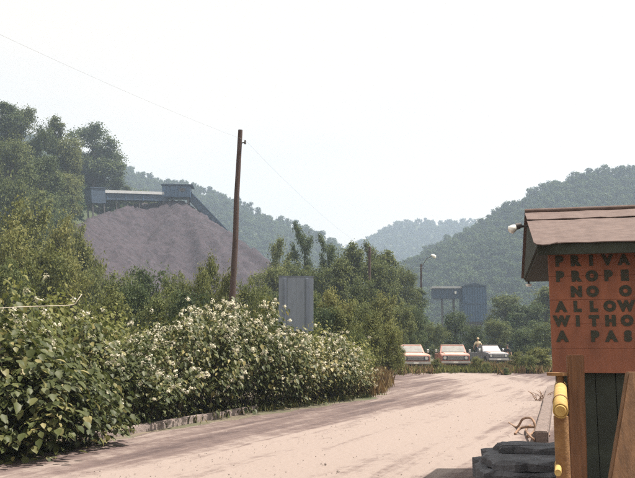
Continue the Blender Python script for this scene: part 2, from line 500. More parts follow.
def crown_clumps(kind, h, w, K):
    """clump centres and radii for a crown of total tree height h, width w"""
    cs, rs = [], []
    lobes = []
    if kind in ('broad', 'tall', 'bushy'):
        for i in range(18 if kind == 'tall' else 20):
            if kind == 'broad':
                a = i * 2.4 + rng.uniform(-.5, .5); t = rng.uniform(.36, .84); e = math.sqrt(max(.08, 1 - ((t - .55) / .36) ** 2))
                r = w * .33 * e * rng.uniform(.4, 1.1); lr = w * rng.uniform(.11, .2)
            elif kind == 'bushy':
                a = i * 2.4 + rng.uniform(-.6, .6); t = .1 + .74 * (i / 19) + rng.uniform(-.05, .05); e = math.sqrt(max(.1, 1 - (max(0, t - .3) / .68) ** 2))
                r = w * .33 * e * rng.uniform(.45, 1.1); lr = w * rng.uniform(.12, .22)
            else:
                a = i * 2.4 + rng.uniform(-.6, .6); t = .3 + .58 * i / 17 + rng.uniform(-.04, .04)
                r = w * .27 * (1.05 - .75 * max(0, (t - .45) / .5)) * rng.uniform(.3, 1.1); lr = w * rng.uniform(.14, .23) * (1.1 - .25 * t)
            lobes.append((np.array([math.cos(a) * r, math.sin(a) * r, h * t]), lr))
        top = max(l[0][2] + l[1] * .85 for l in lobes)
        lobes = [(c * np.array([1, 1, h * .97 / top]), r) for c, r in lobes]
    for i in range(K):
        if kind in ('broad', 'tall', 'bushy'):
            lc, lr = lobes[i % len(lobes)]
            u = unit(1)[0]; u[2] = u[2] * .9 + .12
            c = lc + u * lr * rng.uniform(.5, 1.0) * np.array([1, 1, .85]); rad = lr * rng.uniform(.45, .8)
        else:  # open, ragged
            li = i % 11
            lr_ = np.random.default_rng(int(h * 10) + li)          # one limb
            a = li * 2.4 + lr_.uniform(-.4, .4); t0 = .22 + .6 * li / 10; ln = w * lr_.uniform(.3, .52) * (1.1 - .55 * t0)
            k = rng.uniform(.35, 1.0)
            c = np.array([math.cos(a) * ln * k, math.sin(a) * ln * k, h * t0 + h * .17 * k]) + rng.normal(size=3) * w * .035
            rad = w * rng.uniform(.07, .14)
        cs.append(c); rs.append(rad)
    return np.array(cs), np.array(rs)


def tree_proto(name, kind, h, w, K, per, leaf, lm, trunk_r, shape='diamond'):
    cs, rs = crown_clumps(kind, h, w, K)
    C, N, S = [], [], []
    T = []
    for c, r in zip(cs, rs):
        u = unit(per); rad = r * np.abs(rng.normal(.68, .36, per))[:, None]
        sq = np.array([1.15, 1.15, .75])
        C.append(c + u * rad * sq)
        nn = u * .6 + np.array([0, 0, .55]) + rng.normal(size=(per, 3)) * .45
        N.append(nn); S.append(rng.uniform(.6, 1.3, per) * leaf)
        T.append(np.clip(rng.normal(.5 + rng.uniform(-.16, .16), .16, per), 0, 1))
    crown = leaf_mesh(name + '_crown', np.vstack(C), np.vstack(N), np.concatenate(S), lm, np.concatenate(T), shape)
    # trunk and limbs, one mesh
    b = MB()
    lean = Vector((rng.uniform(-.03, .03) * h, rng.uniform(-.03, .03) * h, 0))
    top = h * (.85 if kind != 'broad' else .7)
    tp = [Vector((0, 0, -0.4)), Vector((0, 0, .02 * h)), lean * .4 + Vector((0, 0, h * .25)), lean * .8 + Vector((0, 0, h * .5)), lean + Vector((0, 0, top))]
    b.tube(tp, [trunk_r * 1.35, trunk_r * 1.15, trunk_r * .9, trunk_r * .6, trunk_r * .12], 8)
    order = sorted(range(len(cs)), key=lambda i: -rs[i])[:min(16, len(cs))]
    for i in order:
        c = Vector(cs[i]); z0 = max(h * .12, c.z * rng.uniform(.5, .75)); z0 = min(z0, top * .9)
        s = Vector((lean.x * z0 / top, lean.y * z0 / top, z0))
        mid = s.lerp(c, .5) + Vector((0, 0, .04 * h))
        r0 = trunk_r * .42 * (1 - .5 * z0 / h)
        b.tube([s, mid, c], [r0, r0 * .6, r0 * .15], 5, False)
    trunk = b.mesh(name + '_trunk')
    trunk.materials.append(M['bark'])
    return (crown, trunk, h, w)


PROTO = {
    'broad': tree_proto('broad', 'broad', 13, 10, 120, 95, .32, M['leaf_tree'], .26),
    'broad2': tree_proto('broad2', 'broad', 14, 9, 120, 95, .32, M['leaf_dark'], .26),
    'tall': tree_proto('tall', 'tall', 15, 7, 110, 85, .3, M['leaf_tree'], .2),
    'tall2': tree_proto('tall2', 'tall', 15, 7, 110, 85, .3, M['leaf_dark'], .2),
    'open': tree_proto('open', 'open', 15, 8, 120, 70, .28, M['leaf_dark'], .2),
    'open2': tree_proto('open2', 'open', 13, 7, 120, 70, .28, M['leaf_tree'], .18),
    'bushy': tree_proto('bushy', 'bushy', 6, 5.5, 120, 90, .17, M['leaf_tree'], .09),
    'bushy2': tree_proto('bushy2', 'bushy', 6, 5, 120, 90, .18, M['leaf_yellow'], .09),
    'bushy3': tree_proto('bushy3', 'bushy', 6.5, 5, 120, 90, .19, M['leaf_yellow'], .09),
    'bushy4': tree_proto('bushy4', 'bushy', 6, 5.5, 120, 90, .18, M['leaf_dark'], .09),
}


def tree(kind, px, ytop, wpx, D, label, group=None, cat='tree', name='broadleaf_tree', fat=1.0):
    crown, trunk, h, w = PROTO[kind]
    q = P(px, ytop, D); z0 = gz(q.x, q.y)
    hh = q.z - z0; ww = wpx * D / F
    root = empty(name, (q.x, q.y, z0 - 0.05), rng.uniform(0, 6.28))
    tag(root, label, cat, group)
    sc = (ww / w, ww / w, hh / h)
    link('crown', crown, None, root, scale=sc)
    link('trunk', trunk, None, root, scale=sc)
    return root


ORD = ['leftmost', 'second from the left', 'third from the left', 'fourth from the left', 'fifth from the left', 'sixth from the left', 'seventh from the left',
       'eighth from the left', 'ninth from the left', 'tenth from the left', 'eleventh from the left', 'twelfth from the left']


def ordinal(i, n):
    return 'rightmost' if i == n - 1 and n > 1 else ORD[i]


def many(lst, label, group, **kw):
    lst = sorted(lst, key=lambda e: e[1])
    for i, e in enumerate(lst): tree(*e, label + ', ' + ordinal(i, len(lst)), group, **kw)


# upper left hillside
many([('broad2', 96, 121, 66, 212), ('broad', 106, 146, 48, 216)], 'big dark round-crowned tree above the conveyor', 'round trees above the conveyor')
many([('tall', 55, 113, 34, 165), ('broad2', 42, 122, 36, 158), ('broad', 22, 103, 44, 160), ('tall2', 6, 98, 44, 155), ('broad', 70, 135, 38, 165), ('broad', 74, 150, 40, 210)],
     'tall skyline tree on the left hilltop', 'skyline trees on the left hill')
many([('broad', 12, 135, 50, 135), ('broad2', 45, 150, 52, 138), ('tall', 30, 160, 40, 125), ('broad', 66, 172, 44, 150), ('broad2', 55, 185, 44, 128), ('broad', 15, 172, 50, 115), ('tall2', 84, 168, 36, 214), ('broad2', 118, 176, 40, 214), ('broad', 140, 189, 34, 216), ('broad2', 128, 194, 34, 217), ('broad', 155, 196, 30, 217), ('broad2', 60, 205, 40, 118), ('tall', 42, 185, 44, 108)],
     'leafy slope tree below the left hilltop', 'slope trees on the left hill')
many([('bushy2', 28, 196, 72, 62), ('bushy3', 60, 214, 56, 58), ('bushy2', 8, 215, 64, 48), ('bushy3', 85, 230, 46, 64), ('bushy2', 74, 214, 40, 100), ('bushy3', 88, 240, 36, 90), ('bushy', 58, 204, 44, 104), ('bushy2', 42, 238, 60, 44), ('bushy', 10, 245, 60, 36), ('bushy3', 70, 248, 50, 46), ('bushy', 100, 258, 44, 56)],
     'yellow-green tree at far left before the hillside', 'yellow-green trees at far left')
many([('bushy', 120, 262, 60, 48), ('bushy4', 148, 258, 56, 52), ('bushy', 178, 262, 50, 50), ('bushy4', 135, 275, 60, 38), ('bushy', 165, 280, 60, 36), ('bushy2', 108, 285, 60, 33), ('bushy4', 190, 282, 50, 34)],
     'mid-green bushy tree below the grey waste pile', 'bushy trees below the waste pile')
many([('bushy3', 212, 250, 36, 46), ('bushy2', 198, 262, 36, 42), ('bushy3', 228, 262, 34, 40), ('bushy', 250, 268, 40, 42)],
     'pale bushy tree right behind the tall pole', 'pale trees behind the pole')
tree('open', 303, 223, 34, 88, 'tallest dark ragged tree with gaps, near the middle above the metal panel', name='ragged_tree')
tree('open2', 279, 239, 34, 92, 'dark ragged tree just left of the tallest one in the middle', name='ragged_tree')
tree('open', 328, 234, 32, 86, 'dark ragged tree just right of the tallest one in the middle', name='ragged_tree')
many([('tall', 352, 238, 40, 80), ('open2', 372, 243, 34, 84), ('tall', 388, 246, 40, 82), ('broad', 404, 262, 36, 90), ('tall', 340, 254, 40, 72), ('bushy', 362, 268, 50, 62), ('tall2', 418, 284, 30, 92), ('broad', 270, 262, 50, 80), ('broad', 320, 262, 44, 78), ('broad', 296, 258, 44, 84), ('broad2', 345, 246, 46, 88), ('broad', 378, 256, 50, 78)],
     'leafy tree of the central clump right of the pole', 'trees of the central clump')
many([('bushy', 262, 278, 46, 44), ('bushy4', 285, 285, 40, 46), ('bushy', 312, 282, 46, 46), ('bushy2', 335, 285, 44, 44), ('bushy', 358, 292, 46, 46), ('bushy4', 325, 300, 50, 38), ('bushy2', 384, 290, 40, 52), ('bushy', 300, 300, 46, 36), ('bushy3', 345, 306, 44, 38), ('bushy', 402, 296, 36, 60), ('bushy4', 415, 300, 34, 66)],
     'low bushy tree beside or behind the metal panel', 'bushy trees behind the panel')
many([('bushy3', 372, 308, 36, 36), ('bushy2', 388, 318, 32, 38), ('bushy', 358, 322, 34, 32), ('bushy2', 396, 326, 20, 46)],
     'tall weedy bush left of the parked trucks', 'weedy bushes left of the trucks')
many([('bushy4', 455, 307, 44, 84), ('bushy', 434, 318, 34, 80), ('bushy4', 474, 322, 26, 82)],
     'round dark green bush in front of the blue tower', 'dark bushes below the blue tower')
many([('broad', 505, 292, 40, 110), ('broad2', 525, 300, 44, 100), ('tall', 545, 284, 40, 110), ('broad', 498, 318, 34, 90), ('bushy4', 525, 325, 44, 78), ('bushy', 545, 318, 40, 74), ('broad2', 570, 290, 50, 105)],
     'green tree between blue tower and roofed shelter', 'trees left of the shelter')
tree('bushy4', 413, 331, 13, 58, 'small dark shrub behind the first truck from the left', name='small_shrub', cat='shrub')
many([('bushy2', 540, 346, 30, 50), ('bushy', 528, 352, 24, 47), ('bushy3', 517, 350, 18, 52)], 'weedy green bush right of the parked trucks', 'weedy bushes right of the trucks', name='weedy_bush', cat='bush')
many([('bushy3', 436, 357, 14, 48.0), ('bushy2', 477, 355, 15, 48.4), ('bushy', 486, 360, 12, 47)], 'weed clump between the parked trucks', 'weeds between the trucks', name='weed_clump', cat='weed')
tree('bushy4', 505, 366, 13, 44.5, 'lowest dark weed clump at the far road edge below the right-hand truck', name='weed_clump', cat='weed')


# forest on the hills : one mass ------------------------------------
def far_tree(name, h, w, K, per, leaf):
    cs, rs = crown_clumps('broad', h, w, K)
    rs = rs * 1.25
    C, N, S, T = [], [], [], []
    for c, r in zip(cs, rs):
        c = c.copy(); c[2] = max(c[2] - h * .1, h * .12)
        u = unit(per)
        C.append(c + u * (r * 1.3) * rng.uniform(.6, 1, (per, 1)))
        N.append(u * .8 + np.array([0, 0, .5])); S.append(rng.uniform(.7, 1.3, per) * leaf)
        T.append(np.clip(rng.normal(.5, .15, per), 0, 1))
    me = leaf_mesh(name, np.vstack(C), np.vstack(N), np.concatenate(S), M['leaf_far'], np.concatenate(T))
    return bpy.data.objects.new(name, me)


FAR = [far_tree('far_crown', 12, 9, 39, 18, 1.0), far_tree('far_crown', 14, 9, 39, 18, 1.0), far_tree('far_crown', 11, 10, 39, 18, 1.05)]


def forest(name, label, xr, yr, step, cond, smin=.7, smax=1.25):
    xs = np.arange(*xr, step); ys = np.arange(*yr, step)
    X, Y = np.meshgrid(xs, ys)
    X = (X + rng.uniform(-.48, .48, X.shape) * step).ravel(); Y = (Y + rng.uniform(-.48, .48, Y.shape) * step).ravel()
    Z = ground(X, Y)
    u = (X / np.maximum(Y, 1)) * F + 317.5
    k = cond(X, Y, Z, u)
    X, Y, Z = X[k], Y[k], Z[k]
    me = bpy.data.meshes.new(name)
    me.vertices.add(len(X)); me.vertices.foreach_set('co', np.stack([X, Y, Z - .6], -1).astype(np.float32).ravel())
    for nm, vals in (('sc', rng.uniform(smin, smax, len(X))), ('rz', rng.uniform(0, 6.28, len(X)))):
        a = me.attributes.new(nm, 'FLOAT', 'POINT'); a.data.foreach_set('value', vals.astype(np.float32))
    a = me.attributes.new('pick', 'INT', 'POINT'); a.data.foreach_set('value', rng.integers(0, 3, len(X)).astype(np.int32))
    o = link(name, me)
    tag(o, label, 'forest', kind='stuff')
    ng = bpy.data.node_groups.new(name, 'GeometryNodeTree')
    ng.interface.new_socket('Geometry', in_out='INPUT', socket_type='NodeSocketGeometry')
    ng.interface.new_socket('Geometry', in_out='OUTPUT', socket_type='NodeSocketGeometry')
    gi = ng.nodes.new('NodeGroupInput'); go = ng.nodes.new('NodeGroupOutput')
    jo = ng.nodes.new('GeometryNodeJoinGeometry')
    for f in reversed(FAR):
        oi = ng.nodes.new('GeometryNodeObjectInfo'); oi.inputs['Object'].default_value = f
        oi.inputs['As Instance'].default_value = True
        ng.links.new(oi.outputs['Geometry'], jo.inputs[0])
    ip = ng.nodes.new('GeometryNodeInstanceOnPoints'); ip.inputs['Pick Instance'].default_value = True
    def na(nm, t):
        n = ng.nodes.new('GeometryNodeInputNamedAttribute'); n.data_type = t; n.inputs['Name'].default_value = nm
        return [s for s in n.outputs if s.enabled][0]
    cx_ = ng.nodes.new('ShaderNodeCombineXYZ')
    ng.links.new(na('rz', 'FLOAT'), cx_.inputs['Z'])
    ng.links.new(gi.outputs[0], ip.inputs['Points']); ng.links.new(jo.outputs[0], ip.inputs['Instance'])
    ng.links.new(na('pick', 'INT'), ip.inputs['Instance Index'])
    ng.links.new(cx_.outputs[0], ip.inputs['Rotation']); ng.links.new(na('sc', 'FLOAT'), ip.inputs['Scale'])
    ng.links.new(ip.outputs[0], go.inputs[0])
    md = o.modifiers.new('scatter', 'NODES'); md.node_group = ng
    return o


PILE = [Vector((-90, 150, 22)), P(60, 240, 145), P(80, 226, 164), P(105, 215, 186), P(145, 204, 202), P(166, 200.5, 204), P(181, 201, 204)]


def pile_h(X, Y, rough=1.0):
    Z = np.full_like(X, -50.0)
    for p, q in zip(PILE[:-1], PILE[1:]):
        dx, dy = q.x - p.x, q.y - p.y
        t = np.clip(((X - p.x) * dx + (Y - p.y) * dy) / (dx * dx + dy * dy), 0, 1)
        d = np.hypot(X - p.x - t * dx, Y - p.y - t * dy)
        Z = np.maximum(Z, p.z + t * (q.z - p.z) - .76 * rough * np.maximum(0, d - .8))
    return Z


forest('forest', 'dense green wood covering the hill on the right', (-20, 560), (215, 560), 4.6,
       lambda X, Y, Z, u: (Z > 1.5) & (u > 340) & (u < 760) & (Y < 540), .5, .85)
forest('forest', 'hazy blue-green wood on the long ridge behind the waste pile', (-480, 140), (360, 720), 5.2,
       lambda X, Y, Z, u: (Z > 3) & (u > -60) & (u < 470), .5, .85)
forest('forest', 'pale blue hazy wood on the farthest hill in the gap', (-140, 420), (800, 1120), 7.0,
       lambda X, Y, Z, u: (Z > 20) & (u > 250) & (u < 640), .6, .95)
forest('forest', 'undergrowth of trees filling the left hillside', (-170, -24), (95, 230), 5.5,
       lambda X, Y, Z, u: (Z > 6) & (u > -80) & (u < 128) & (Z > pile_h(X, Y) + .5) & ~((u > 75) & (Y < 208)), .45, .75)
forest('forest', 'trees across the valley floor behind the parked trucks', (-12, 150), (105, 290), 7.5,
       lambda X, Y, Z, u: (Z < 8) & (u > 240) & (u < 700) & ~((u > 424) & (u < 492) & (Y < 215)) & (Y > 100 + 20 * np.sin(X * .2)), .45, .85)

# ------------------------------------------------------------------ waste pile and dump conveyor
def cone_pile():
    # ridge of tipped material: apex line, sides at the angle of repose
    b = PILE[-1]
    xs = np.arange(-135, 45, .8); ys = np.arange(100, 262, .8)
    X, Y = np.meshgrid(xs, ys)
    an = np.arctan2(Y - b.y, X - b.x)
    Z = pile_h(X, Y, 1 + .07 * np.sin(an * 9 + 1) + .035 * np.sin(an * 23))
    ang = np.arctan2(Y - b.y, X - b.x)
    Z = Z + .25 * np.abs(noise2(ang * 9, ang * 5, 1.0, 2))
    for st_, am in ((8, .1), (4, .14), (2, .22), (1, .25)):
        c_ = rng.normal(size=(X.shape[0] // st_ + 3, X.shape[1] // st_ + 3)) * am
        iy, ix = np.arange(X.shape[0]) / st_, np.arange(X.shape[1]) / st_
        y0, x0 = iy.astype(int), ix.astype(int); fy, fx = (iy - y0)[:, None], (ix - x0)[None]
        Z = Z + (c_[y0][:, x0] * (1 - fy) * (1 - fx) + c_[y0 + 1][:, x0] * fy * (1 - fx) + c_[y0][:, x0 + 1] * (1 - fy) * fx + c_[y0 + 1][:, x0 + 1] * fy * fx)
    Z = np.maximum(Z, -3)
    me = grid_mesh('waste_pile', X, Y, Z)
    o = link('waste_pile', me, M['coal'])
    return tag(o, 'huge purple-grey heap of coal waste under the blue conveyor', 'waste pile')


cone_pile()


def oriented(a, b, up=Vector((0, 0, 1))):
    """matrix with local +x from a to b, z up, origin at a"""
    x = (b - a).normalized(); y = up.cross(x).normalized(); z = x.cross(y)
    return Matrix(((x.x, y.x, z.x, a.x), (x.y, y.y, z.y, a.y), (x.z, y.z, z.z, a.z), (0, 0, 0, 1)))


def conveyor():
    root = empty('dump_conveyor', tuple(P(176, 200, 204)))
    inv = Matrix.Translation(root.location).inverted()

    def part(name, mb, m, bevel=0.0):
        o = mb.build(name, m, root, bevel); o.data.transform(inv); return o
    a = P(96, 193, 190); b = P(166, 193, 203)
    a.z = P(96, 194, 190).z; b.z = P(166, 196, 203).z
    L = (b - a).length; T = oriented(a, b)
    part('gallery', MB().box(0, L, -1.2, 1.2, -1.5, .1, T), M['blue_dark'])
    part('gallery_roof', MB().box(-.3, L + .1, -1.6, 1.6, .12, .85, T), M['tin'])
    for i in range(1, 8):
        part('gallery_rib', MB().box(L * i / 8 - .1, L * i / 8 + .1, -1.3, -1.2, -1.6, .1, T), M['blue'])
    # left transfer house on the hillside
    h0 = P(94, 194, 189); T0 = oriented(h0, h0 + (b - a))
    part('transfer_house', MB().box(-1.6, 2.2, -1.8, 1.8, -2.6, 1.2, T0), M['blue_dark'], .05)
    part('transfer_roof', MB().box(-1.8, 2.4, -2.0, 2.0, 1.22, 1.4, T0), M['blue_dark'])
    for x_ in (-1.2, 1.8):
        for y_ in (-1.4, 1.4):
            part('support_leg', MB().box(x_ - .15, x_ + .15, y_ - .15, y_ + .15, -12, -2.6, T0), M['steel'])
    # head house on the pile crest
    c = P(163, 196, 203); e = P(191, 196, 203.5); c.z = e.z = P(163, 197.5, 203).z
    T1 = oriented(c, e); W = (e - c).length
    part('head_house', MB().box(0, W, -2.2, 2.2, -.2, 2.9, T1), M['blue'], .05)
    part('head_house_roof', MB().box(-.3, W + .7, -2.6, 2.6, 2.92, 3.2, T1), M['blue_dark'])
    for i in range(1, 7):
        part('wall_rib', MB().box(W * i / 7 - .06, W * i / 7 + .06, -2.3, -2.2, -.15, 2.85, T1), M['blue_dark'])
    part('window', MB().box(W * .62, W * .82, -2.33, -2.31, 1.3, 2.2, T1), M['steel'])
    for x in (.4, W - .6):
        part('support_leg', MB().box(x - .2, x + .2, -1.8, -1.4, -8, -.2, T1), M['steel'])
        part('support_leg', MB().box(x - .2, x + .2, 1.4, 1.8, -8, -.2, T1), M['steel'])
    # falling conveyor to the right
    s = P(188, 194.5, 204); t = P(246, 255, 206)
    T2 = oriented(s, t); L2 = (t - s).length
    part('incline_gallery', MB().box(0, L2, -1.1, 1.1, -.9, .75, T2), M['blue_dark'])
    part('incline_roof', MB().box(-.2, L2, -1.35, 1.35, .77, .98, T2), M['blue'])
    for i in range(1, 9):
        part('incline_rib', MB().box(L2 * i / 9 - .09, L2 * i / 9 + .09, -1.2, -1.1, -.95, .75, T2), M['blue'])
    for k in (.35, .65, .95):
        q = s.lerp(t, k)
        part('support_leg', MB().tube([q + Vector((0, 0, -.9)), Vector((q.x, q.y, -1))], .25, 6), M['steel'])
    # stilts of the level gallery
    for k in (.3, .62):
        q = a.lerp(b, k)
        for dy in (-1, 1):
            part('support_leg', MB().tube([q + Vector((0, dy, -1.5)), Vector((q.x, q.y + dy * 1.3, 24))], .2, 6), M['steel'])
    return tag(root, 'blue conveyor gallery with box house on top of the grey waste pile', 'conveyor')


conveyor()


def tipple():
    D = 175
    c = P(473.5, 330, D); g0 = gz(c.x, D)
    root = empty('loading_tower', (c.x, D, 0))
    tag(root, 'blue sheet-metal loading tower with side gallery on stilts, behind the trucks', 'tower')
    k = D / F
    hw = 11.5 * k; z0 = P(473, 322, D).z; z1 = P(473, 287, D).z; z2 = P(473, 283.5, D).z
    MB().box(-hw, hw, -2.6, 2.6, z0, z1).build('tower_wall', M['blue'], root, .05)
    MB().add([(-hw - .3, -2.9, z1 + .02), (hw + .3, -2.9, z1 + .02), (hw + .3, 2.9, z1 + .02), (-hw - .3, 2.9, z1 + .02), (0, -2.9, z2 - .1), (0, 2.9, z2 - .1)],
             [(0, 1, 4), (1, 2, 5, 4), (2, 3, 5), (3, 0, 4, 5), (0, 3, 2, 1)]).build('tower_roof', M['blue_dark'], root)
    for i in range(9):
        x = -hw + 2 * hw * (i + .5) / 9
        MB().box(x - .05, x + .05, -2.68, -2.6, z0 + .1, z1 - .1).build('wall_rib', M['blue_dark'], root)
    MB().box(-hw, hw, -2.7, -2.61, (z0 + z1) / 2 - .12, (z0 + z1) / 2 + .12).build('wall_band', M['blue_dark'], root)
    for x in (-hw + .3, hw - .3):
        for y in (-2.3, 2.3):
            MB().box(x - .2, x + .2, y - .2, y + .2, -1, z0).build('leg', M['steel'], root)
    MB().add([(-hw * .8, -2, z0 - .02), (hw * .8, -2, z0 - .02), (hw * .8, 2, z0 - .02), (-hw * .8, 2, z0 - .02), (-.6, -.6, z0 - 2.5), (.6, -.6, z0 - 2.5), (.6, .6, z0 - 2.5), (-.6, .6, z0 - 2.5)],
             [(0, 1, 5, 4), (1, 2, 6, 5), (2, 3, 7, 6), (3, 0, 4, 7), (4, 5, 6, 7), (0, 3, 2, 1)]).build('hopper', M['steel'], root)
    # side gallery
    x0 = P(432, 290, D).x - c.x; zt = P(440, 289, D).z; zb = P(440, 299, D).z
    MB().box(x0, -hw - .01, -1.3, 1.3, zb, zt).build('gallery', M['blue_dark'], root)
    ro = MB().box(x0 - .2, -hw - .02, -1.7, 1.7, zt + .02, zt + .5).build('gallery_roof', M['tin'], root)
    for i in range(1, 6):
        x = x0 + (-hw - x0) * i / 6
        MB().box(x - .06, x + .06, -1.38, -1.3, zb - .05, zt).build('gallery_rib', M['blue'], root)
    for px in (442, 453.5):
        x = P(px, 300, D).x - c.x
        MB().box(x - .22, x + .22, -.3, .3, -1, zb).build('stilt', M['steel'], root)
    l = MB().tube([(P(454, 293, D).x - c.x, -1.75, P(454, 293, D).z - .3), (P(454, 293, D).x - c.x, -1.75, P(454, 293, D).z + .25)], [.2, .25], 8)
    l.build('lamp', M['white'], root)
    MB().box(P(454, 293, D).x - c.x - .05, P(454, 293, D).x - c.x + .05, -1.6, -1.37, P(454, 293, D).z, P(454, 293, D).z + .12).build('lamp_bracket', M['steel'], root)


tipple()

# ------------------------------------------------------------------ utility poles and wires
def pole(base, top, r0, r1, label, group=None):
    root = empty('utility_pole', tuple(base)); tag(root, label, 'pole', group)
    d = top - base; n = 7
    pts = [Vector((0, 0, -.4))] + [d * (i / n) + Vector((.02 * math.sin(i * 2.1), 0, 0)) for i in range(1, n + 1)]
    MB().tube(pts, [r0 + (r1 - r0) * i / n for i in range(n + 1)], 12).build('shaft', M['pole'], root)
    dn = d.normalized()
    q = d - dn * .6
    MB().tube([q, q + Vector((r1 + .16, -.05, .02))], .03, 6).build('insulator_pin', M['steel'], root)
    MB().tube([q + Vector((r1 + .16, -.05, -.05)), q + Vector((r1 + .16, -.05, .12))], [.05, .035], 8).build('insulator', M['steel'], root)
    return base + q + Vector((r1 + .16, -.05, .12))


b0 = P(230.5, 300, 33); b0.z = 0
b0 = Vector((P(229.5, 330, 33).x, 33, 0))
w1 = pole(b0, P(240, 130, 33), .155, .1, 'tall dark brown wooden pole leaning slightly right, alone against the sky')
b1 = Vector((P(369, 330, 72).x, 72, 0))
w2 = pole(b1, P(369.5, 247, 72), .17, .12, 'thin dark utility pole rising among the central trees')
b2 = Vector((P(421, 330, 100).x, 100, 0))
t2 = P(421, 264, 100)
w3 = pole(b2, t2, .17, .12, 'thin utility pole with a white lamp, left of the blue tower')
lp = [o for o in COL.objects if o.get('label', '').startswith('thin utility pole with a white lamp')][0]
tl = t2 - b2; en = P(432, 256, 100) - b2
MB().tube([tl - Vector((0, 0, .5)), tl.lerp(en, .5) + Vector((0, 0, .15)), en], .045, 6).build('lamp_arm', M['steel'], lp)
MB().tube([en + Vector((-.1, 0, .15)), en + Vector((.1, 0, .05)), en + Vector((.35, 0, -.1)), en + Vector((.42, 0, -.3))], [.1, .2, .26, .1], 10).build('lamp_head', M['white'], lp)
b3 = Vector((-12.4, 13.5, 0))
w0 = pole(b3, Vector((-12.4, 13.5, 10.9)), .19, .13, 'wooden utility pole standing outside the left edge of the view')


def wire(a, b, sag, label, r=.0036):
    pts = [a.lerp(b, i / 24) - Vector((0, 0, sag * 4 * (i / 24) * (1 - i / 24))) for i in range(25)]
    mb = MB().tube([p - a for p in pts], r, 5)
    o = mb.build('overhead_wire', M['wire'], None, loc=tuple(a))
    return tag(o, label, 'wire')


wire(w0, w1, .25, 'thin overhead wire running from upper left down to the tall leaning pole')
wire(w1, w2, .5, 'thin overhead wire from the tall pole towards the central trees')
wire(w2, w3, .4, 'thin overhead wire between the two far poles')

# ------------------------------------------------------------------ blue-grey sign seen from behind
def panel():
    D = 28.0
    a = P(278.5, 327, D); b = P(313.5, 277, D)
    root = empty('metal_sign', ((a.x + b.x) / 2, D, 0), R(4))
    tag(root, 'blue-grey metal sign panel seen from behind, standing above the bushes', 'sign')
    hw = (b.x - a.x) / 2; z0, z1 = a.z - .15, b.z
    n = 4
    for i in range(n):
        x0 = -hw + 2 * hw * i / n; x1 = -hw + 2 * hw * (i + 1) / n - .004
        MB().box(x0, x1, -.012 + .002 * (i % 2), .02 + .002 * (i % 2), z0, z1).build('sheet', M['panel'], root, .004, 1)
    for x in (-hw * .66, hw * .62):
        MB().box(x - .045, x + .045, -.07, -.016, -.3, z1 - .05).build('post', M['panel_rib'], root, .008, 1)
    MB().box(-hw - .02, hw + .02, -.03, .035, z1 + .002, z1 + .04).build('top_edge', M['panel_rib'], root)


panel()

# ------------------------------------------------------------------ kerb and beam beside the road
def beam_line(name, a, b, w, h, m, n, z0=0.0, jit=.02):
    root = empty(name, tuple(a)); d = (b - a); T = oriented(Vector((0, 0, 0)), Vector((d.x, d.y, 0)))
    L = d.length
    for i in range(n):
        x0, x1 = L * i / n + .01, L * (i + 1) / n - .01
        mb = MB().box(x0, x1, -w / 2 + rng.uniform(-jit, jit), w / 2 + rng.uniform(-jit, jit), z0 - .15, h + rng.uniform(-jit, jit), T)
        mb.build('segment', m, root, .018, 2)
    return root


ka, kb = G(93, 440), G(256, 411)
k1 = beam_line('kerb', ka, kb, .2, .14, M['concrete'], 3)
tag(k1, kind='structure')
ra, rb = G(541, 444), G(551, 391)
k2 = beam_line('edge_beam', ra, rb, .24, .19, M['plank'], 2)
tag(k2, 'pale weathered beam lying along the right road edge behind the yellow pipe', 'beam')

# ------------------------------------------------------------------ sign shelter
BA = R(13)
BO = P(551.5, 347, 7.2); BO.z = 0
shel = empty('sign_shelter', tuple(BO), -BA)
tag(shel, 'roofed wooden shelter with red painted warning sign board and brown roof', 'shelter')
ex = Vector((math.cos(BA), -math.sin(BA), 0)); ey = Vector((math.sin(BA), math.cos(BA), 0))


def sx(px, ly=0.0):
    """local x on the shelter where the ray of column px meets local plane y=ly"""
    u = (px - 317.5) / F / math.cos(PITCH)   # near the horizon
    o = BO + ey * ly
    # o + ex*s = (u*Y, Y)
    return (u * o.y - o.x) / (ex.x - u * ex.y)


def sz(py, px, ly=0.0):
    p = BO + ey * ly + ex * sx(px, ly)
    return P(px, py, p.y).z


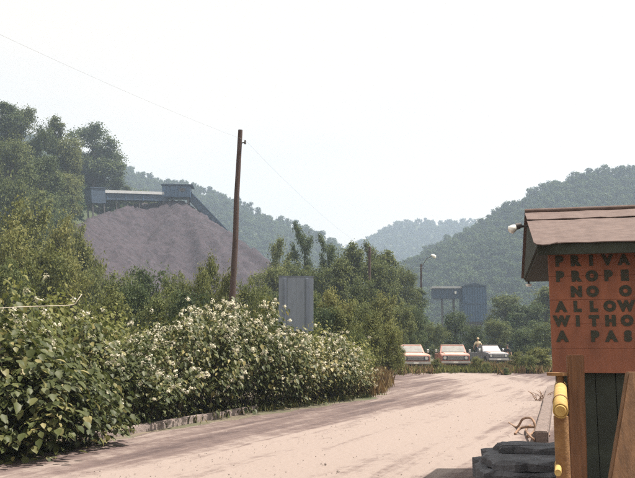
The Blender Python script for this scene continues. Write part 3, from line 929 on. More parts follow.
def wood_front():
    W = 2.5
    zs0 = sz(373, 590); zs1 = sz(252, 590)
    # sign board: painted boards laid edge to edge
    nb = 5
    for i in range(nb):
        a = zs0 + (zs1 - zs0) * i / nb; b = zs0 + (zs1 - zs0) * (i + 1) / nb - .0012
        MB().box(.0, W, -.03 + .0015 * (i % 2), 0, a, b).build('sign_board', M['rust_red'], shel, .003, 1)
    # lower dark wall, planks set back
    for i in range(14):
        a = .03 + (W - .03) * i / 14; b = .03 + (W - .03) * (i + 1) / 14 - .006
        MB().box(a, b, .06 + .004 * (i % 3), .09 + .004 * (i % 3), -.1, zs0 + .3).build('wall_plank', M['dark_wall'], shel)
    MB().box(.02, W, .001, .058, zs0 + .02, zs0 + .1).build('batten', M['dark_wood'], shel)
    MB().box(.02, W, .001, .058, zs1 - .12, zs1 - .03).build('batten', M['dark_wood'], shel)
    MB().box(.05, W - .02, .104, .118, -.05, zs0 + .28).build('backing_board', M['dark_wall'], shel)
    # letters
    rows = [(260, 'PRIVATE'), (275.5, 'PROPERTY'), (291, ' NO ONE'), (306, 'ALLOWED'), (320.5, 'WITHOUT'), (336, 'A PASS')]
    x0 = sx(558, -.03); pitch = (sx(622.5, -.03) - x0) / 4.0
    cache = {}
    for py, txt in rows:
        zc = sz(py, 600, -.03)
        for i, ch in enumerate(txt):
            if ch == ' ': continue
            if ch not in cache:
                cu = bpy.data.curves.new('letter', 'FONT'); cu.body = ch; cu.size = .122; cu.align_x = 'CENTER'
                cu.offset = .0105; cu.extrude = .0008; cu.resolution_u = 3
                to = bpy.data.objects.new('letter', cu); COL.objects.link(to)
                bpy.context.view_layer.update()
                dg = bpy.context.evaluated_depsgraph_get()
                me = bpy.data.meshes.new_from_object(to.evaluated_get(dg))
                COL.objects.unlink(to); bpy.data.objects.remove(to)
                me.materials.clear(); me.materials.append(M['letter'])
                cache[ch] = me
            link('letter', cache[ch], None, shel, loc=(x0 + pitch * i, -.0335, zc - .043), rot=(R(90), 0, 0))
    # roof
    ze = sz(244, 537, -.28); x_l = sx(537, -.28)
    D2 = 3.35; yr = 1.45
    zr = sz(214.5, 526, yr)
    xl2 = x_l
    Lr = 4.6
    th = .05
    # dark boarded deck + gable
    MB().add([(xl2, -.28, ze - .02), (xl2, yr, zr - .05), (xl2, D2, ze - .02), (Lr - 1, -.28, ze - .02), (Lr - 1, yr, zr - .05), (Lr - 1, D2, ze - .02)],
             [(0, 2, 1), (3, 4, 5), (0, 1, 4, 3), (1, 2, 5, 4), (0, 3, 5, 2)]).build('roof_deck', M['dark_wood'], shel)
    for i in range(9):     # ceiling boards and barge
        a = xl2 + .02 + i * .38
        MB().box(a, a + .36, -.26, D2 - .02, ze - .05, ze - .025).build('ceiling_board', M['dark_wood'], shel)
    MB().box(xl2 - .002, Lr - 1, -.305, -.282, ze - .105, ze - .0).build('fascia_and_shadow', M['dark_wood'], shel, .004, 1)  # dark fascia, made deep enough to stand in for the eave's shadow band too
    # roofing: three overlapping strips on the near slope, two on the far slope
    def strip(y0, y1, t0, lift, name='roofing_strip', ragged=True):
        nx = 40; vs = []
        za = ze + (zr - ze) * (y0 + .28) / (yr + .28); zb = ze + (zr - ze) * (y1 + .28) / (yr + .28)
        for j, (y, z) in enumerate(((y0, za), (y1, zb))):
            for i in range(nx + 1):
                x = xl2 - .03 + (Lr - 1 - xl2 + .06) * i / nx
                w = .008 * math.sin(i * 1.7 + t0) + .006 * math.sin(i * 3.9 + t0)
                if j == 0 and ragged: vs.append((x, y + w, z - .004 * abs(math.sin(i * 2.3)) + lift + .010))
                else: vs.append((x, y, z + lift + .002 + .003 * math.sin(i * 1.1)))
        for v in list(vs): vs.append((v[0], v[1], v[2] - .008))
        n = nx + 1; fs = []
        for i in range(nx):
            fs += [(i, i + 1, n + i + 1, n + i), (2 * n + i, 3 * n + i, 3 * n + i + 1, 2 * n + i + 1), (i, 2 * n + i, 2 * n + i + 1, i + 1)]
        fs += [(0, n, 3 * n, 2 * n), (nx, 2 * n + nx, 3 * n + nx, n + nx), (n, n + nx, 3 * n + nx, 3 * n)] if False else [(0, n, 3 * n, 2 * n), (nx, 2 * n + nx, 3 * n + nx, n + nx)]
        return MB().add(vs, fs).build(name, M['roofing'], shel)
    strip(-.33, .98, 0, .010); strip(.93, yr + .02, 4, .02)
    # far slope
    MB().add([(xl2 - .03, yr, zr + .02), (Lr - .97, yr, zr + .02), (Lr - .97, D2 + .05, ze - .0), (xl2 - .03, D2 + .05, ze - .0),
              (xl2 - .03, yr, zr + .03), (Lr - .97, yr, zr + .03), (Lr - .97, D2 + .05, ze + .01), (xl2 - .03, D2 + .05, ze + .01)],
             [(0, 1, 2, 3), (4, 7, 6, 5), (0, 4, 5, 1), (2, 6, 7, 3), (0, 3, 7, 4), (1, 5, 6, 2)]).build('roofing_strip', M['roofing'], shel)
    MB().tube([(xl2 - .03, yr, zr + .035), (Lr - .97, yr, zr + .035)], .03, 8).build('ridge_roll', M['roofing'], shel)
    # torn corner hanging over the eave
    sl_ = (zr - ze) / (yr + .28)
    c = [(xl2 - .03 + dx, -.315 - dy, ze + .012 - dy * sl_) for dx, dy in ((0, 0), (.21, 0), (.17, .05), (.12, .1), (.07, .115), (.02, .08))]
    MB().add(c + [(x, y, z - .008) for x, y, z in c], [(0, 1, 2, 3, 4, 5), (11, 10, 9, 8, 7, 6)] + [(i, (i + 1) % 6, (i + 1) % 6 + 6, i + 6) for i in range(6)]).build('torn_flap', M['roofing'], shel)
    # posts under the roof (behind the board)
    for (x, y) in ((.3, .12), (2.35, .12), (.95, D2 - .2), (2.9, D2 - .2)):
        MB().box(x - .05, x + .05, y, y + .1, -.3, ze - .052).build('roof_post', M['dark_wood'], shel, .006, 1)
    MB().box(.85, 3.0, D2 - .21, D2 - .09, ze - .16, ze - .053).build('rear_beam', M['dark_wood'], shel)
    # flood lamp at the gable
    lp_ = BO + ey * yr
    base = Vector((xl2 + .0, yr - .1, sz(226, 525, yr - .1)))
    tip = Vector((sx(514, yr - .1), yr - .1, sz(227, 514, yr - .1)))
    MB().tube([base + Vector((.05, 0, 0)), base.lerp(tip, .7)], .014, 6).build('lamp_arm', M['steel'], shel)
    MB().tube([base.lerp(tip, .45) + Vector((0, -.02, .012)), base.lerp(tip, .8) + Vector((0, -.02, -.0))], [.028, .04], 10).build('lamp_holder', M['steel'], shel)
    q = base.lerp(tip, .8) + Vector((0, -.02, 0)); d = Vector((-.08, -.03, -.05))
    MB().tube([q, q + d * .4, q + d * .8, q + d], [.028, .042, .05, .03], 12).build('bulb', M['white'], shel)
    # insulator on the rear corner
    z = ze - .05
    MB().tube([(xl2 + .06, D2 - .1, z), (xl2 + .06, D2 - .1, z - .04)], .015, 6).build('hook', M['steel'], shel)
    MB().tube([(xl2 + .06, D2 - .1, z - .04), (xl2 + .06, D2 - .1, z - .07)], [.045, .035], 10).build('insulator', M['white'], shel)


wood_front()


# posts, pipe rail, leaning timber
def timber(name, base, top, w, d, m, label, rz=0.0, cat='post', bev=.008):
    root = empty(name, tuple(base)); tag(root, label, cat)
    v = top - base
    T = Matrix.Translation((0, 0, 0))
    n = 6; vs = []
    c, s = math.cos(rz), math.sin(rz)
    for i in range(n + 1):
        p = v * (i / n) + (Vector((0, 0, -.3)) if i == 0 else Vector((0, 0, 0)))
        k = 1 + .015 * math.sin(i * 2.3)
        for (a, b) in ((-1, -1), (1, -1), (1, 1), (-1, 1)):
            x, y = a * w / 2 * k, b * d / 2 * k
            vs.append(p + Vector((x * c - y * s, x * s + y * c, 0)))
    fs = [(0, 3, 2, 1), tuple(n * 4 + i for i in range(4))]
    for i in range(n):
        for j in range(4):
            fs.append((i * 4 + j, i * 4 + (j + 1) % 4, (i + 1) * 4 + (j + 1) % 4, (i + 1) * 4 + j))
    MB().add(vs, fs).build('shaft', m, root, bev, 2)
    return root


pt = P(575, 355, 6.6)
tp_ = timber('wooden_post', Vector((P(574.5, 420, 6.6).x, 6.6, 0)), pt, .135, .12, M['post'], 'upright brown square wooden post in front of the red sign', -BA)
lt = P(641, 372, 5.6); lb = Vector((P(603, 540, 5.3).x, 5.3, 0))
timber('leaning_timber', lb, lt, .2, .07, M['lean_wood'], 'wide orange-brown plank leaning against the shelter at the right edge', -.05, 'plank')


def pipe_rail():
    a = P(560.5, 411, 5.2); b = P(560.5, 386, 6.75)
    root = empty('pipe_barrier', (a.x, a.y, 0)); tag(root, 'rusty pipe post carrying a yellow horizontal pipe end-on beside the shelter', 'barrier')
    o = Vector((a.x, a.y, 0))
    a -= o; b -= o
    # hollow yellow pipe
    n = 20; ax = (b - a).normalized(); u = ax.cross(Vector((0, 0, 1))).normalized(); w = u.cross(ax)
    vs, fs = [], []
    for p, r in ((a, .05), (b, .05), (b, .042), (a, .042)):
        for k in range(n):
            t = 2 * math.pi * k / n
            vs.append(p + (u * math.cos(t) + w * math.sin(t)) * r)
    for i in range(4):
        for k in range(n):
            fs.append((i * n + k, i * n + (k + 1) % n, ((i + 1) % 4) * n + (k + 1) % n, ((i + 1) % 4) * n + k))
    MB().add(vs, fs, True).build('yellow_pipe', M['yellow'], root)
    MB().tube([a - ax * .012, a + ax * .004], [.034, .0415], 20).build('end_cap', M['yellow'], root)
    m = a.lerp(b, .3)
    MB().tube([m - ax * .02, m + ax * .02], .055, 20).build('clamp_ring', M['rust'], root)
    q = a + ax * .1
    MB().tube([Vector((q.x, q.y, -.3)), Vector((q.x, q.y, q.z - .047))], .048, 16).build('upright', M['rust'], root)
    q2 = a.lerp(b, .92)
    MB().tube([Vector((q2.x, q2.y, -.3)), Vector((q2.x, q2.y, q2.z - .047))], .045, 14).build('upright', M['rust'], root)
    MB().tube([q2 + Vector((0, 0, .045)), q2 + Vector((0, 0, .085)), q2 + Vector((0, 0, .1))], [.03, .03, .03], 10).build('bolt', M['rust'], root)
    MB().tube([q2 + Vector((-.02, 0, .1)), q2 + Vector((-.02, 0, .125))], .09, 18).build('cap_plate', M['rust'], root)
    s = P(558, 473, 5.1) - o
    MB().tube([s, s + ax * .33], .022, 12).build('stub_pipe', M['yellow'], root)


pipe_rail()


def belt_stack():
    c = Vector((2.62, 9.0, 0))
    root = empty('belt_stack', tuple(c), R(-8)); tag(root, 'low stack of dark grey ragged slabs on the ground left of the yellow pipe', 'slab stack')
    z = -.05
    for i, (w, d, h, ox, oy) in enumerate(((1.6, 1.4, .33, .02, 0), (1.52, 1.26, .1, .06, .04), (1.36, .62, .07, .16, .34))):
        pts = []
        per = 72
        for k in range(per):
            t = 4 * k / per; s = int(t); f = t - s
            cx_, cy_ = [(-1 + 2 * f, -1), (1, -1 + 2 * f), (1 - 2 * f, 1), (-1, 1 - 2 * f)][s]
            pts.append((ox + cx_ * w / 2 + (.03 * math.sin(k * .55 + i) + .018 * math.sin(k * 1.7 + 2 * i) + rng.uniform(-.022, .022)) * (1 if s in (1, 3) else .5) - .07 * max(0, abs(cx_ * cy_) - .7) * cx_, oy + cy_ * d / 2 + .022 * math.sin(k * .43 + 3 * i) + .012 * math.sin(k * 1.31 + i) + rng.uniform(-.018, .018) - .07 * max(0, abs(cx_ * cy_) - .7) * cy_))
        vs = [(x, y, z) for x, y in pts] + [(x + rng.uniform(-.012, .012), y, z + h - .02 + rng.uniform(-.03, .006)) for x, y in pts]
        # inner top ring to give the sheet a slightly buckled surface
        vs += [(ox + (x - ox) * .94, oy + (y - oy) * .94, z + h - .004 + .012 * math.sin(k * .9)) for k, (x, y) in enumerate(pts)]
        vs.append((ox, oy, z + h + .0))
        fs = [tuple(range(per))[::-1]]
        for k in range(per):
            k2 = (k + 1) % per
            fs += [(k, k2, per + k2, per + k), (per + k, per + k2, 2 * per + k2, 2 * per + k), (2 * per + k, 2 * per + k2, 3 * per)]
        MB().add(vs, fs).build('slab', M['belt'], root)
        z += h + .002


belt_stack()


def curve_pts(ctrl, n=28):
    ctrl = [Vector(c) for c in ctrl]; out = []
    c = [ctrl[0]] + ctrl + [ctrl[-1]]
    for i in range(1, len(c) - 2):
        p0, p1, p2, p3 = c[i - 1:i + 3]
        for k in range(n // (len(ctrl) - 1)):
            t = k / (n // (len(ctrl) - 1))
            out.append(.5 * ((2 * p1) + (-p0 + p2) * t + (2 * p0 - 5 * p1 + 4 * p2 - p3) * t * t + (-p0 + 3 * p1 - 3 * p2 + p3) * t ** 3))
    out.append(ctrl[-1]); return out


def cable(pix, D0, r, label):
    base = G(pix[0][0], pix[0][1])
    pts = []
    for (px, py, z) in pix:
        pts.append(G(px, py, z))
    o0 = Vector((pts[0].x, pts[0].y, 0))
    o = MB().tube(curve_pts([p - o0 for p in pts], 48), r, 7).build('bent_cable', M['cable'], None, loc=tuple(o0))
    tag(o, label, 'cable')


cable([(509, 423, .02), (517, 427, .04), (523, 419, .25), (532, 419, .3), (535, 430, .12), (527, 437, .03)], 14, .022, 'bent rusty cable loop on the road behind the dark slabs, leftmost')
cable([(515, 434, .03), (521, 428, .12), (534, 427, .16), (546, 430, .12), (549, 436, .04)], 13, .024, 'curved rusty cable lying just behind the dark slabs beside the beam')
cable([(530, 425, .03), (526, 430, .05), (531, 437, .1), (536, 441, .03)], 13, .02, 'short twisted rusty cable end between the curved cable and the slabs')


def brush():
    root = empty('dead_brush', tuple(G(541, 401))); tag(root, 'little heap of dead twigs on the beam at the right road edge', 'brush')
    for i in range(14):
        a = rng.uniform(0, 6.28); l = rng.uniform(.2, .45)
        p = Vector((rng.uniform(-.2, .2), rng.uniform(-.2, .2), .0)); e = p + Vector((math.cos(a) * l, math.sin(a) * l * .6, rng.uniform(.1, .35)))
        MB().tube([p, p.lerp(e, .5) + Vector((0, 0, .06)), e], [.014, .01, .005], 5).build('twig', M['cable'], root)


brush()


# ------------------------------------------------------------------ trucks
def paint(name, c): return mat(name, c, 0.5, 0.2, 2.5, spec=0.4)


M['salmon'] = paint('salmon_paint', (0.46, 0.23, 0.175))
M['cream'] = paint('cream_paint', (0.5, 0.4, 0.35))
M['redp'] = paint('red_paint_truck', (0.42, 0.21, 0.17))
M['pink'] = paint('faded_pink_paint', (0.54, 0.36, 0.3))
M['greyblue'] = paint('grey_blue_paint', (0.2, 0.2, 0.23))
M['headl'] = mat('headlight_glass', (0.6, 0.6, 0.58), 0.15, 0.05)


def truck(px, py, yaw, mb_, mr, mh, label, wide=1.0):
    g = G(px, py)
    root = empty('pickup_truck', (g.x, g.y, 0), yaw); tag(root, label, 'truck')
    # local: front faces -y, front bumper at y=0
    W = .98 * wide
    arch = lambda c, r: [(c + r * math.cos(t), .42 + r * math.sin(t)) for t in [math.pi - math.pi * i / 8 for i in range(9)]]
    front = [(0.08, .5), (.05, 1.02), (.12, 1.1), (1.5, 1.2), (1.5, .42)]
    poly = front + [(p[0], p[1]) for p in reversed(arch(.92, .42))]
    body = MB().prism(poly, -W, W).build('front_body', mb_, root, .03, 2)
    MB().prism([(.14, 1.105), (.3, 1.15), (1.42, 1.225), (1.42, 1.19), (.14, 1.09)], -W * .72, W * .72).build('hood', mh, root, .012, 1)
    cab = MB().box(-W, W, 1.503, 3.0, .42, 1.2).build('cab_body', mb_, root, .03, 2)
    tp = lambda y, z: 1 - .16 * max(0, (z - 1.2) / .58)
    MB().prism([(1.52, 1.202), (1.98, 1.70), (2.08, 1.745), (2.85, 1.745), (2.95, 1.69), (2.98, 1.202)], -W * .95, W * .95, tp).build('cab_upper', mb_, root, .02, 2)
    MB().box(-W * .79, W * .79, 1.98, 2.9, 1.747, 1.775).build('roof', mr, root, .012, 1)

    def quad(name, pts, m, off):
        pts = [Vector(p) for p in pts]; nrm = (pts[1] - pts[0]).cross(pts[3] - pts[0]).normalized() * off
        return MB().add(pts + [p + nrm for p in pts], [(0, 1, 2, 3), (7, 6, 5, 4), (0, 4, 5, 1), (1, 5, 6, 2), (2, 6, 7, 3), (3, 7, 4, 0)]).build(name, m, root)
    quad('windshield', [(-W * .84, 1.545, 1.25), (W * .84, 1.545, 1.25), (W * .745, 1.93, 1.665), (-W * .745, 1.93, 1.665)], M['glass'], .014)
    for s in (-1, 1):
        d = cab
        MB().box(s * W - .008, s * W + .008, 1.62, 2.75, .55, 1.17).build('door', mb_, root, .006, 1)
        quad('side_window', [(s * W * .935, 1.75, 1.25), (s * W * .935, 2.75, 1.25), (s * W * .83, 2.72, 1.64), (s * W * .83, 2.08, 1.64)], M['glass'], .03 * s)
        # headlight, mirror, indicator
        hl = MB().tube([(s * W * .74, .07, .86), (s * W * .74, .02, .86)], [.115, .105], 14).build('headlight', M['headl'], root)
        MB().tube([(s * W * .74, .074, .86), (s * W * .74, .03, .86)], .135, 14).build('rim', M['chrome'], hl)
        MB().tube([(s * W, 1.7, 1.18), (s * (W + .2), 1.66, 1.3)], .015, 5).build('mirror_arm', M['steel'], root)
        MB().box(s * (W + .2) - .07, s * (W + .2) + .07, 1.62, 1.66, 1.22, 1.44).build('mirror', M['chrome'], root, .01, 1)
    MB().box(-W * .9, W * .9, .028, .048, .72, 1.0).build('grille', M['grille'], root)
    for i in range(5):
        MB().box(-W * .55, W * .55, .0, .026, .745 + .055 * i, .765 + .055 * i).build('grille_slat', M['chrome'], root)
    MB().box(-W * 1.02, W * 1.02, -.1, -.0, .48, .64).build('bumper', M['chrome'], root, .03, 2)
    MB().box(-.16, .16, -.115, -.103, .5, .62).build('licence_plate', M['white'], root)
    # bed
    MB().box(-W, W, 3.04, 5.2, .5, .62).build('bed_floor', mb_, root)
    for s in (-1, 1):
        MB().prism([(3.04, .622), (3.04, 1.12), (5.2, 1.12), (5.2, .622)], s * W - .04, s * W + .04).build('bed_side', mb_, root, .012, 1)
    MB().box(-W + .05, W - .05, 3.04, 3.1, .622, 1.12).build('bed_front', mb_, root)
    MB().box(-W + .05, W - .05, 5.13, 5.2, .622, 1.1).build('tailgate', mb_, root)
    for y in (.92, 4.3):
        for s in (-1, 1):
            wh = empty('wheel', (s * (W - .13), y, .35)); wh.parent = root
            MB().tube([(-.1, 0, 0), (-.07, 0, 0), (.07, 0, 0), (.1, 0, 0)], [.31, .355, .355, .31], 20).build('tyre', M['rubber'], wh)
            MB().tube([(-.105 if s < 0 else .09, 0, 0), (-.09 if s < 0 else .105, 0, 0)], .19, 14).build('rim', M['chrome'], wh)
    MB().box(-W * .7, W * .7, .5, 4.9, .3, .42).build('chassis', M['steel'], root)
    return root


truck(416, 371.5, R(4), M['salmon'], M['cream'], M['pink'], 'leftmost parked pickup truck, faded salmon with a pale windshield')
truck(456, 370.5, R(-4), M['redp'], M['cream'], M['pink'], 'middle parked pickup truck, pale roof over a red front')
t3 = truck(499, 366, R(8), M['greyblue'], M['cream'], M['pink'], 'rightmost parked pickup truck, pale pink hood on grey body, person in its bed', .9)


# ------------------------------------------------------------------ people
def skin_mesh(name, joints, edges, root_i, m, sub=2):
    me = bpy.data.meshes.new(name)
    me.from_pydata([j[0] for j in joints], edges, [])
    o = bpy.data.objects.new(name, me); COL.objects.link(o)
    sk = o.modifiers.new('skin', 'SKIN'); sk.use_smooth_shade = True
    for i, j in enumerate(joints):
        r = j[1]
        me.skin_vertices[0].data[i].radius = (r, r) if not hasattr(r, '__len__') else r
        me.skin_vertices[0].data[i].use_root = (i == root_i)
    ss = o.modifiers.new('sub', 'SUBSURF'); ss.levels = sub; ss.render_levels = sub
    bpy.context.view_layer.update()
    dg = bpy.context.evaluated_depsgraph_get()
    out = bpy.data.meshes.new_from_object(o.evaluated_get(dg))
    COL.objects.unlink(o); bpy.data.objects.remove(o)
    out.materials.clear(); out.materials.append(m)
    return out


def person(loc, rz, label, shirt, trousers, hat, arm=.12):
    root = empty('person', loc, rz); tag(root, label, 'person', 'people by the trucks')
    # faces -y
    J, E = [], []
    def j(p, r, par=None):
        J.append((p, r)); k = len(J) - 1
        if par is not None: E.append((par, k))
        return k
    pel = j((0, 0, .95), (.15, .11)); wa = j((0, 0, 1.1), (.135, .10), pel); ch = j((0, .01, 1.3), (.165, .115), wa)
    nb = j((0, .01, 1.45), (.09, .08), ch); nk = j((0, .0, 1.52), .055, nb); hd0 = j((0, -.01, 1.58), (.065, .075), nk)
    hd1 = j((0, -.012, 1.66), (.075, .092), hd0); hd2 = j((0, -.008, 1.74), (.055, .07), hd1)
    nose = j((0, -.105, 1.645), .014, hd1)
    sl, tl = [], []
    for s in (-1, 1):
        sh = j((s * .19, .01, 1.40), .065, ch); el = j((s * (.24 + arm * .4), .02, 1.13), .045, sh)
        wr = j((s * (.25 + arm * .6), -.06, .89), .03, el); pa = j((s * (.25 + arm * .6), -.075, .82), (.022, .04), wr)
        for f, (dy, ln) in enumerate(((-.03, .07), (-.01, .085), (.01, .08), (.028, .06))):
            k = j((s * (.245 + arm * .6), -.075 + dy, .775), .0095, pa)
            j((s * (.235 + arm * .6), -.08 + dy, .775 - ln * .6), .0085, k)
        k = j((s * (.235 + arm * .6), -.12, .82), .011, pa); j((s * (.23 + arm * .6), -.135, .785), .009, k)
        hp = j((s * .1, 0, .88), .10, pel); kn = j((s * .115, -.02, .5), .062, hp); an = j((s * .12, .02, .1), .042, kn)
        j((s * .13, -.14, .04), (.045, .03), an)
        sl.append((s, sh, el)); tl.append((s, hp, kn, an))
    link('body', skin_mesh('body', J, E, pel, M['skin'], 1), None, root)
    def sub(ix, grow, name, m):
        mp = {a: i for i, a in enumerate(ix)}
        g = lambda r: tuple(q + grow for q in r) if hasattr(r, '__len__') else r + grow
        me = skin_mesh(name, [(J[a][0], g(J[a][1])) for a in ix], [(mp[a], mp[b]) for a, b in E if a in mp and b in mp], 0, m, 1)
        link(name, me, None, root)
    sub([wa, ch, nb] + [q for _, a, b in sl for q in (a, b)], .022, 'shirt', shirt)
    sub([pel] + [q for _, a, b, c in tl for q in (a, b, c)], .02, 'trousers', trousers)
    h = MB()
    h.tube([(0, -.005, 1.70), (0, 0, 1.74), (0, 0, 1.79), (0, .0, 1.82)], [.098, .1, .085, .03], 14)
    h.tube([(0, -.05, 1.70), (0, -.05, 1.712)], [.13, .12], 14)
    h.build('hat', hat, root)
    return root


M['shirt_pale'] = mat('pale_shirt', (0.62, 0.52, 0.36), 0.8, 0.1)
M['jeans'] = mat('dark_jeans', (0.035, 0.045, 0.07), 0.85, 0.2)
M['shirt_dark'] = mat('dark_shirt', (0.03, 0.032, 0.04), 0.85, 0.2)
M['hat_pale'] = mat('pale_hat', (0.55, 0.42, 0.27), 0.8, 0.1)
M['hat_dark'] = mat('dark_hat', (0.05, 0.04, 0.035), 0.8, 0.1)
q = t3.matrix_basis @ Vector((-.55, 3.5, .622))
person(tuple(q), R(10), 'person in a pale shirt and hat standing in the bed of the rightmost truck', M['shirt_pale'], M['jeans'], M['hat_pale'], .3)
g = G(508.5, 366)
person((g.x + .25, g.y + 1.2, 0), R(-20), 'person in dark clothes standing at the right side of the rightmost truck', M['shirt_dark'], M['jeans'], M['hat_dark'])

# ------------------------------------------------------------------ foreground shrubs
def shrub_proto(name, h, w, stems, per_stem, leaf, lm, blossoms=0, seed=1):
    C, N, S, D, T = [], [], [], [], []
    b = MB(); tips = []
    for i in range(stems):
        a = rng.uniform(0, 6.28); rr = w * .5 * math.sqrt(rng.uniform(.02, 1))
        hh = h * (1 - .55 * (rr / (w * .5)) ** 2.2) * rng.uniform(.55, 1.08)
        base = Vector((math.cos(a) * rr * .45, math.sin(a) * rr * .45, 0)); tip = Vector((math.cos(a) * rr, math.sin(a) * rr, hh))
        mid = base.lerp(tip, .6); mid.z = hh * .78
        pts = curve_pts([base - Vector((0, 0, .15)), base.lerp(mid, .5) + Vector((0, 0, hh * .1)), mid, tip], 9)
        if i < stems * .5:
            b.tube(pts, [.014 - .0012 * k for k in range(len(pts))], 4, False)
        tips.append(tip)
        n = per_stem
        t = np.clip(1.03 - np.abs(rng.normal(0, .3, n)), .05, 1); lo = rng.random(n) < .28; t[lo] = rng.uniform(.02, .8, lo.sum())
        P0 = np.array([pts[min(len(pts) - 1, int(q * (len(pts) - 1)))] for q in np.clip(t, 0, 1)])
        off = rng.normal(size=(n, 3)) * np.array([.2, .2, .1])
        c = P0 + off; c[:, 2] = np.maximum(c[:, 2], .05)
        out = off.copy(); out[:, 2] = 0
        out += np.array([math.cos(a), math.sin(a), 0]) * .12; c[lo, :2] *= 1.06
        d = out / (np.linalg.norm(out, axis=1, keepdims=True) + 1e-6); d[:, 2] -= rng.uniform(.1, .9, n)
        nn = np.tile([0, 0, 1.0], (n, 1)) + out * 2.2 + rng.normal(size=(n, 3)) * .3
        C.append(c); N.append(nn); D.append(d); S.append(rng.uniform(.45, 1.35, n) * leaf)
        T.append(np.clip(rng.normal(.46 + rng.uniform(-.2, .2), .2, n), 0, 1))
    fol = leaf_mesh(name + '_foliage', np.vstack(C), np.vstack(N), np.concatenate(S), lm, np.concatenate(T), 'leaf', .18, np.vstack(D))
    st = b.mesh(name + '_stem'); st.materials.append(M['bark'])
    bl = None
    if blossoms:
        C, N, S = [], [], []
        for i in range(blossoms):
            tp = np.array(tips[rng.integers(0, len(tips))]) + rng.normal(size=3) * np.array([.16, .16, .06])
            tp[2] += rng.uniform(-.12, .14)
            n = 20; ln = rng.uniform(.05, .1)
            u = unit(n); C.append(tp + u * np.array([1, 1, .8]) * ln * rng.uniform(.3, 1, (n, 1)))
            N.append(u + np.array([0, 0, .6])); S.append(rng.uniform(.03, .065, n))
        bl = leaf_mesh(name + '_blossom', np.vstack(C), np.vstack(N), np.concatenate(S), M['blossom'])
    return (fol, st, bl, h, w)


SH = [shrub_proto('shrub_a', 2.6, 2.8, 46, 80, .125, M['leaf_shrub'], 120),
      shrub_proto('shrub_b', 2.6, 2.8, 46, 80, .115, M['leaf_shrub'], 110),
      shrub_proto('shrub_c', 2.6, 2.8, 52, 66, .155, M['leaf_shrub'], 0),
      shrub_proto('shrub_d', 2.6, 2.8, 48, 76, .11, M['leaf_yellow'], 28)]


def shrub(i, px, ytop, D, w, label, group=None, name='leafy_shrub'):
    fol, st, bl, h, ww = SH[i]
    D += .3
    q = P(px, ytop, D)
    root = empty(name, (q.x, D, -.02), rng.uniform(0, 6.28)); tag(root, label, 'shrub', group)
    sc = (w / ww, w / ww, (q.z + .02) / h)
    o = link('foliage', fol, None, root, scale=sc); o['kind'] = 'stuff'
    link('stems', st, None, root, scale=sc)
    if bl:
        o = link('blossom', bl, None, root, scale=sc); o['kind'] = 'stuff'
    return root


def row(lst, label, group):
    lst = sorted(lst, key=lambda e: e[1])
    for i, e in enumerate(lst): shrub(*e, label + ', ' + ordinal(i, len(lst)), group)


row([(0, 122, 334, 15.4, 2.4), (1, 160, 316, 16.6, 2.6), (0, 197, 305, 17.9, 2.7), (1, 232, 298, 19.3, 2.8), (0, 268, 314, 20.7, 2.8), (1, 300, 328, 22.2, 2.7), (0, 326, 328, 23.7, 2.4), (1, 346, 345, 24.8, 1.9)],
    'large-leaved shrub with pale blossoms along the kerb', 'blossoming shrubs along the kerb')
row([(3, 140, 318, 18.6, 3.0), (1, 182, 303, 19.6, 3.0), (0, 218, 293, 20.6, 3.0), (1, 248, 295, 22.0, 3.0), (3, 290, 322, 24.0, 3.0), (3, 322, 316, 25.5, 3.0), (3, 112, 312, 21, 3.2), (3, 340, 324, 28, 2.8)],
    'blossoming shrub in the row behind the kerb-side shrubs', 'blossoming shrubs of the second row')
near1 = shrub(2, 62, 352, 12.3, 2.3, 'dark large-leaved shrub at the left end of the kerb, reaching over the road')
near2 = shrub(2, 14, 340, 11.2, 2.6, 'dark large-leaved shrub in the bottom left corner of the picture')
shrub(2, -28, 300, 11.6, 3.0, 'tall large-leaved shrub at the left edge behind the corner shrub')
row([(3, 40, 296, 14.5, 3.0), (2, 85, 325, 15.0, 2.6), (3, 70, 286, 19, 3.6), (3, 20, 255, 17.5, 3.6), (3, 105, 296, 23, 3.6), (0, 10, 300, 14, 2.6)],
    'light green shrub of the thicket behind the dark left shrubs', 'thicket shrubs at left')

# the biggest single leaves of the two nearest shrubs
LEAF_ME = []
for k in range(4):
    me = leaf_mesh('leaf', np.zeros((1, 3)), np.array([[0, 0, 1.0]]), np.array([1.0]), M['leaf_shrub'], np.array([.25 + .12 * k]), 'leaf', .12 + .05 * k, np.array([[1.0, 0, 0]]))
    LEAF_ME.append(me)
for root, n, w, h in ((near1, 120, 2.3, 1.55), (near2, 130, 2.6, 1.7)):
    for i in range(n):
        a = rng.uniform(0, 6.28) ; t = rng.uniform(.08, 1)
        r = w * .5 * math.sqrt(max(.05, 1 - t ** 2)) * rng.uniform(.92, 1.12)
        loc = Vector((math.cos(a) * r, math.sin(a) * r, t * h * rng.uniform(.95, 1.08)))
        o = link('leaf', LEAF_ME[i % 4], None, root, loc=loc, rot=(rng.normal(0, .35), rng.uniform(.1, .9), a + rng.normal(0, .5)))
        s = rng.uniform(.13, .2); o.scale = (s, s, s)
# pale bare twig
tw = [P(-12, 309, 10.2), P(20, 307, 10.3), P(50, 306, 10.4), P(72, 305, 10.4), P(77, 301, 10.4), P(82, 294, 10.45)]
inv = near2.matrix_basis.inverted()
MB().tube(curve_pts([inv @ p for p in tw], 20), .006, 5).build('bare_twig', M['twig'], near2)
st_ = P(-12, 309, 10.2)
MB().tube([inv @ Vector((st_.x - .1, st_.y + .2, -.1)), inv @ Vector((st_.x - .05, st_.y + .1, 1.2)), inv @ st_], [.014, .01, .006], 6).build('bare_stem', M['twig'], near2)

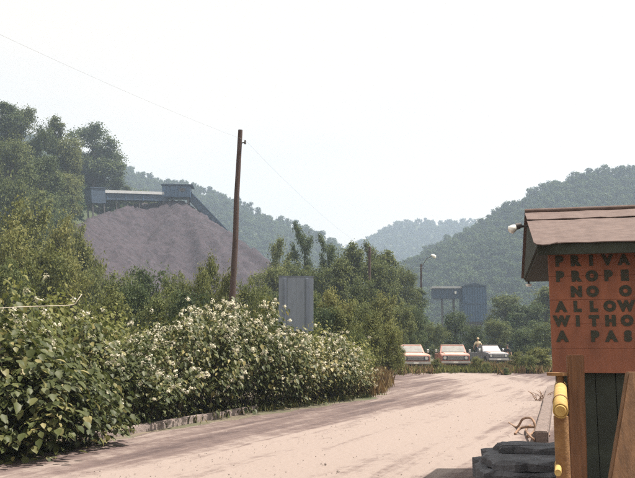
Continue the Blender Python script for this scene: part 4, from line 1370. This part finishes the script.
# ------------------------------------------------------------------ ground cover and stones
def tufts(name, label, pts, hmin, hmax, blades, lm):
    C, N, S, D = [], [], [], []
    for (x, y) in pts:
        for b in range(blades):
            h = rng.uniform(hmin, hmax)
            d = np.array([rng.normal(0, .35), rng.normal(0, .35), 1.0])
            C.append([x + rng.normal(0, .12), y + rng.normal(0, .12), h * .42]); D.append(d); S.append(h)
            N.append([rng.normal(), rng.normal(), .15])
    C, N, S, D = map(np.array, (C, N, S, D))
    me = leaf_mesh(name, C, N, S, lm, None, 'diamond', .3, D)
    # slim the blades
    co = np.zeros(len(me.vertices) * 3, np.float32); me.vertices.foreach_get('co', co); co = co.reshape(-1, 4, 3)
    m = (co[:, 1] + co[:, 3]) / 2
    co[:, 1] = m + (co[:, 1] - m) * .16; co[:, 3] = m + (co[:, 3] - m) * .16
    me.vertices.foreach_set('co', co.ravel()); me.update()
    o = link(name, me); tag(o, label, 'grass', kind='stuff'); return o


pts = []
for i in range(1500):
    x = rng.uniform(2.5, 21); y = rng.uniform(44, 66)
    if noise2(np.array(x), np.array(y), .55, 2) < -.15 + (y < 47.5) * .5: continue
    if any(abs(x - o) < 1.3 and 48 < y for o in (7.0, 9.7, 13.5)) and rng.random() < .8: continue
    pts.append((x, y))
tufts('dry_grass', 'dry tan grass and weeds around the parked trucks', pts, .25, .7, 12, M['dry'])
pts = [(rng.uniform(2, 21), rng.uniform(46, 70)) for _ in range(600)] + [(rng.uniform(5, 17), 48.6 + rng.normal(0, .6)) for _ in range(170)]
tufts('green_weeds', 'green weeds around the parked trucks', pts, .2, .6, 12, M['leaf_yellow'])
pts = [(np.interp(y, [p[1] for p in LE], [p[0] for p in LE]) - rng.uniform(0, 2.5), y) for y in rng.uniform(25, 45, 420)]
tufts('dry_grass', 'dry brown grass along the left road edge near the trucks', pts, .25, .9, 14, M['dry'])
pts = [(np.interp(y, [p[1] for p in LE], [p[0] for p in LE]) - .35 - rng.uniform(0, .5), y) for y in rng.uniform(9, 25, 60)]
tufts('green_weeds', 'small green weeds at the foot of the kerb', pts, .08, .25, 10, M['leaf_shrub'])

sv = MB()
for i in range(4500):
    y = 7.5 + 34 * rng.random() ** 1.6; x = np.interp(y, [p[1] for p in LE], [p[0] for p in LE]) + (rng.uniform(0, 1) ** 2 * 3.5 if rng.random() < .55 else rng.uniform(0, 12))
    s = rng.uniform(.004, .012) * (1 + (rng.random() < .03) * 1.2)
    v = unit(6) * s
    q = [(s, 0, 0), (-s, 0, 0), (0, s, 0), (0, -s, 0), (0, 0, s * .7), (0, 0, -s * .7)]
    vs = [(x + a * rng.uniform(.7, 1.3), y + b * rng.uniform(.7, 1.3), .022 + s * .3 + c) for a, b, c in q]
    sv.add(vs, [(0, 2, 4), (2, 1, 4), (1, 3, 4), (3, 0, 4), (2, 0, 5), (1, 2, 5), (3, 1, 5), (0, 3, 5)])
st = sv.build('gravel', M['stone']); tag(st, 'loose stones scattered over the dirt road', 'gravel', kind='stuff')

# ------------------------------------------------------------------ hazy air
hz = MB().box(-930, 1130, -80, 1560, -6, 330).build('haze', None)
vm = bpy.data.materials.new('haze'); vm.use_nodes = True
nt = vm.node_tree; nt.nodes.remove(nt.nodes['Principled BSDF'])
pv = nt.nodes.new('ShaderNodeVolumePrincipled')
pv.inputs['Color'].default_value = (0.63, 0.78, 1.0, 1)
pv.inputs['Density'].default_value = 0.0006
pv.inputs['Anisotropy'].default_value = 0.25
nt.links.new(pv.outputs[0], nt.nodes['Material Output'].inputs['Volume'])
hz.data.materials.append(vm)
tag(hz, 'thin bluish summer haze in the valley air', 'haze', kind='stuff')
hz.display_type = 'WIRE'
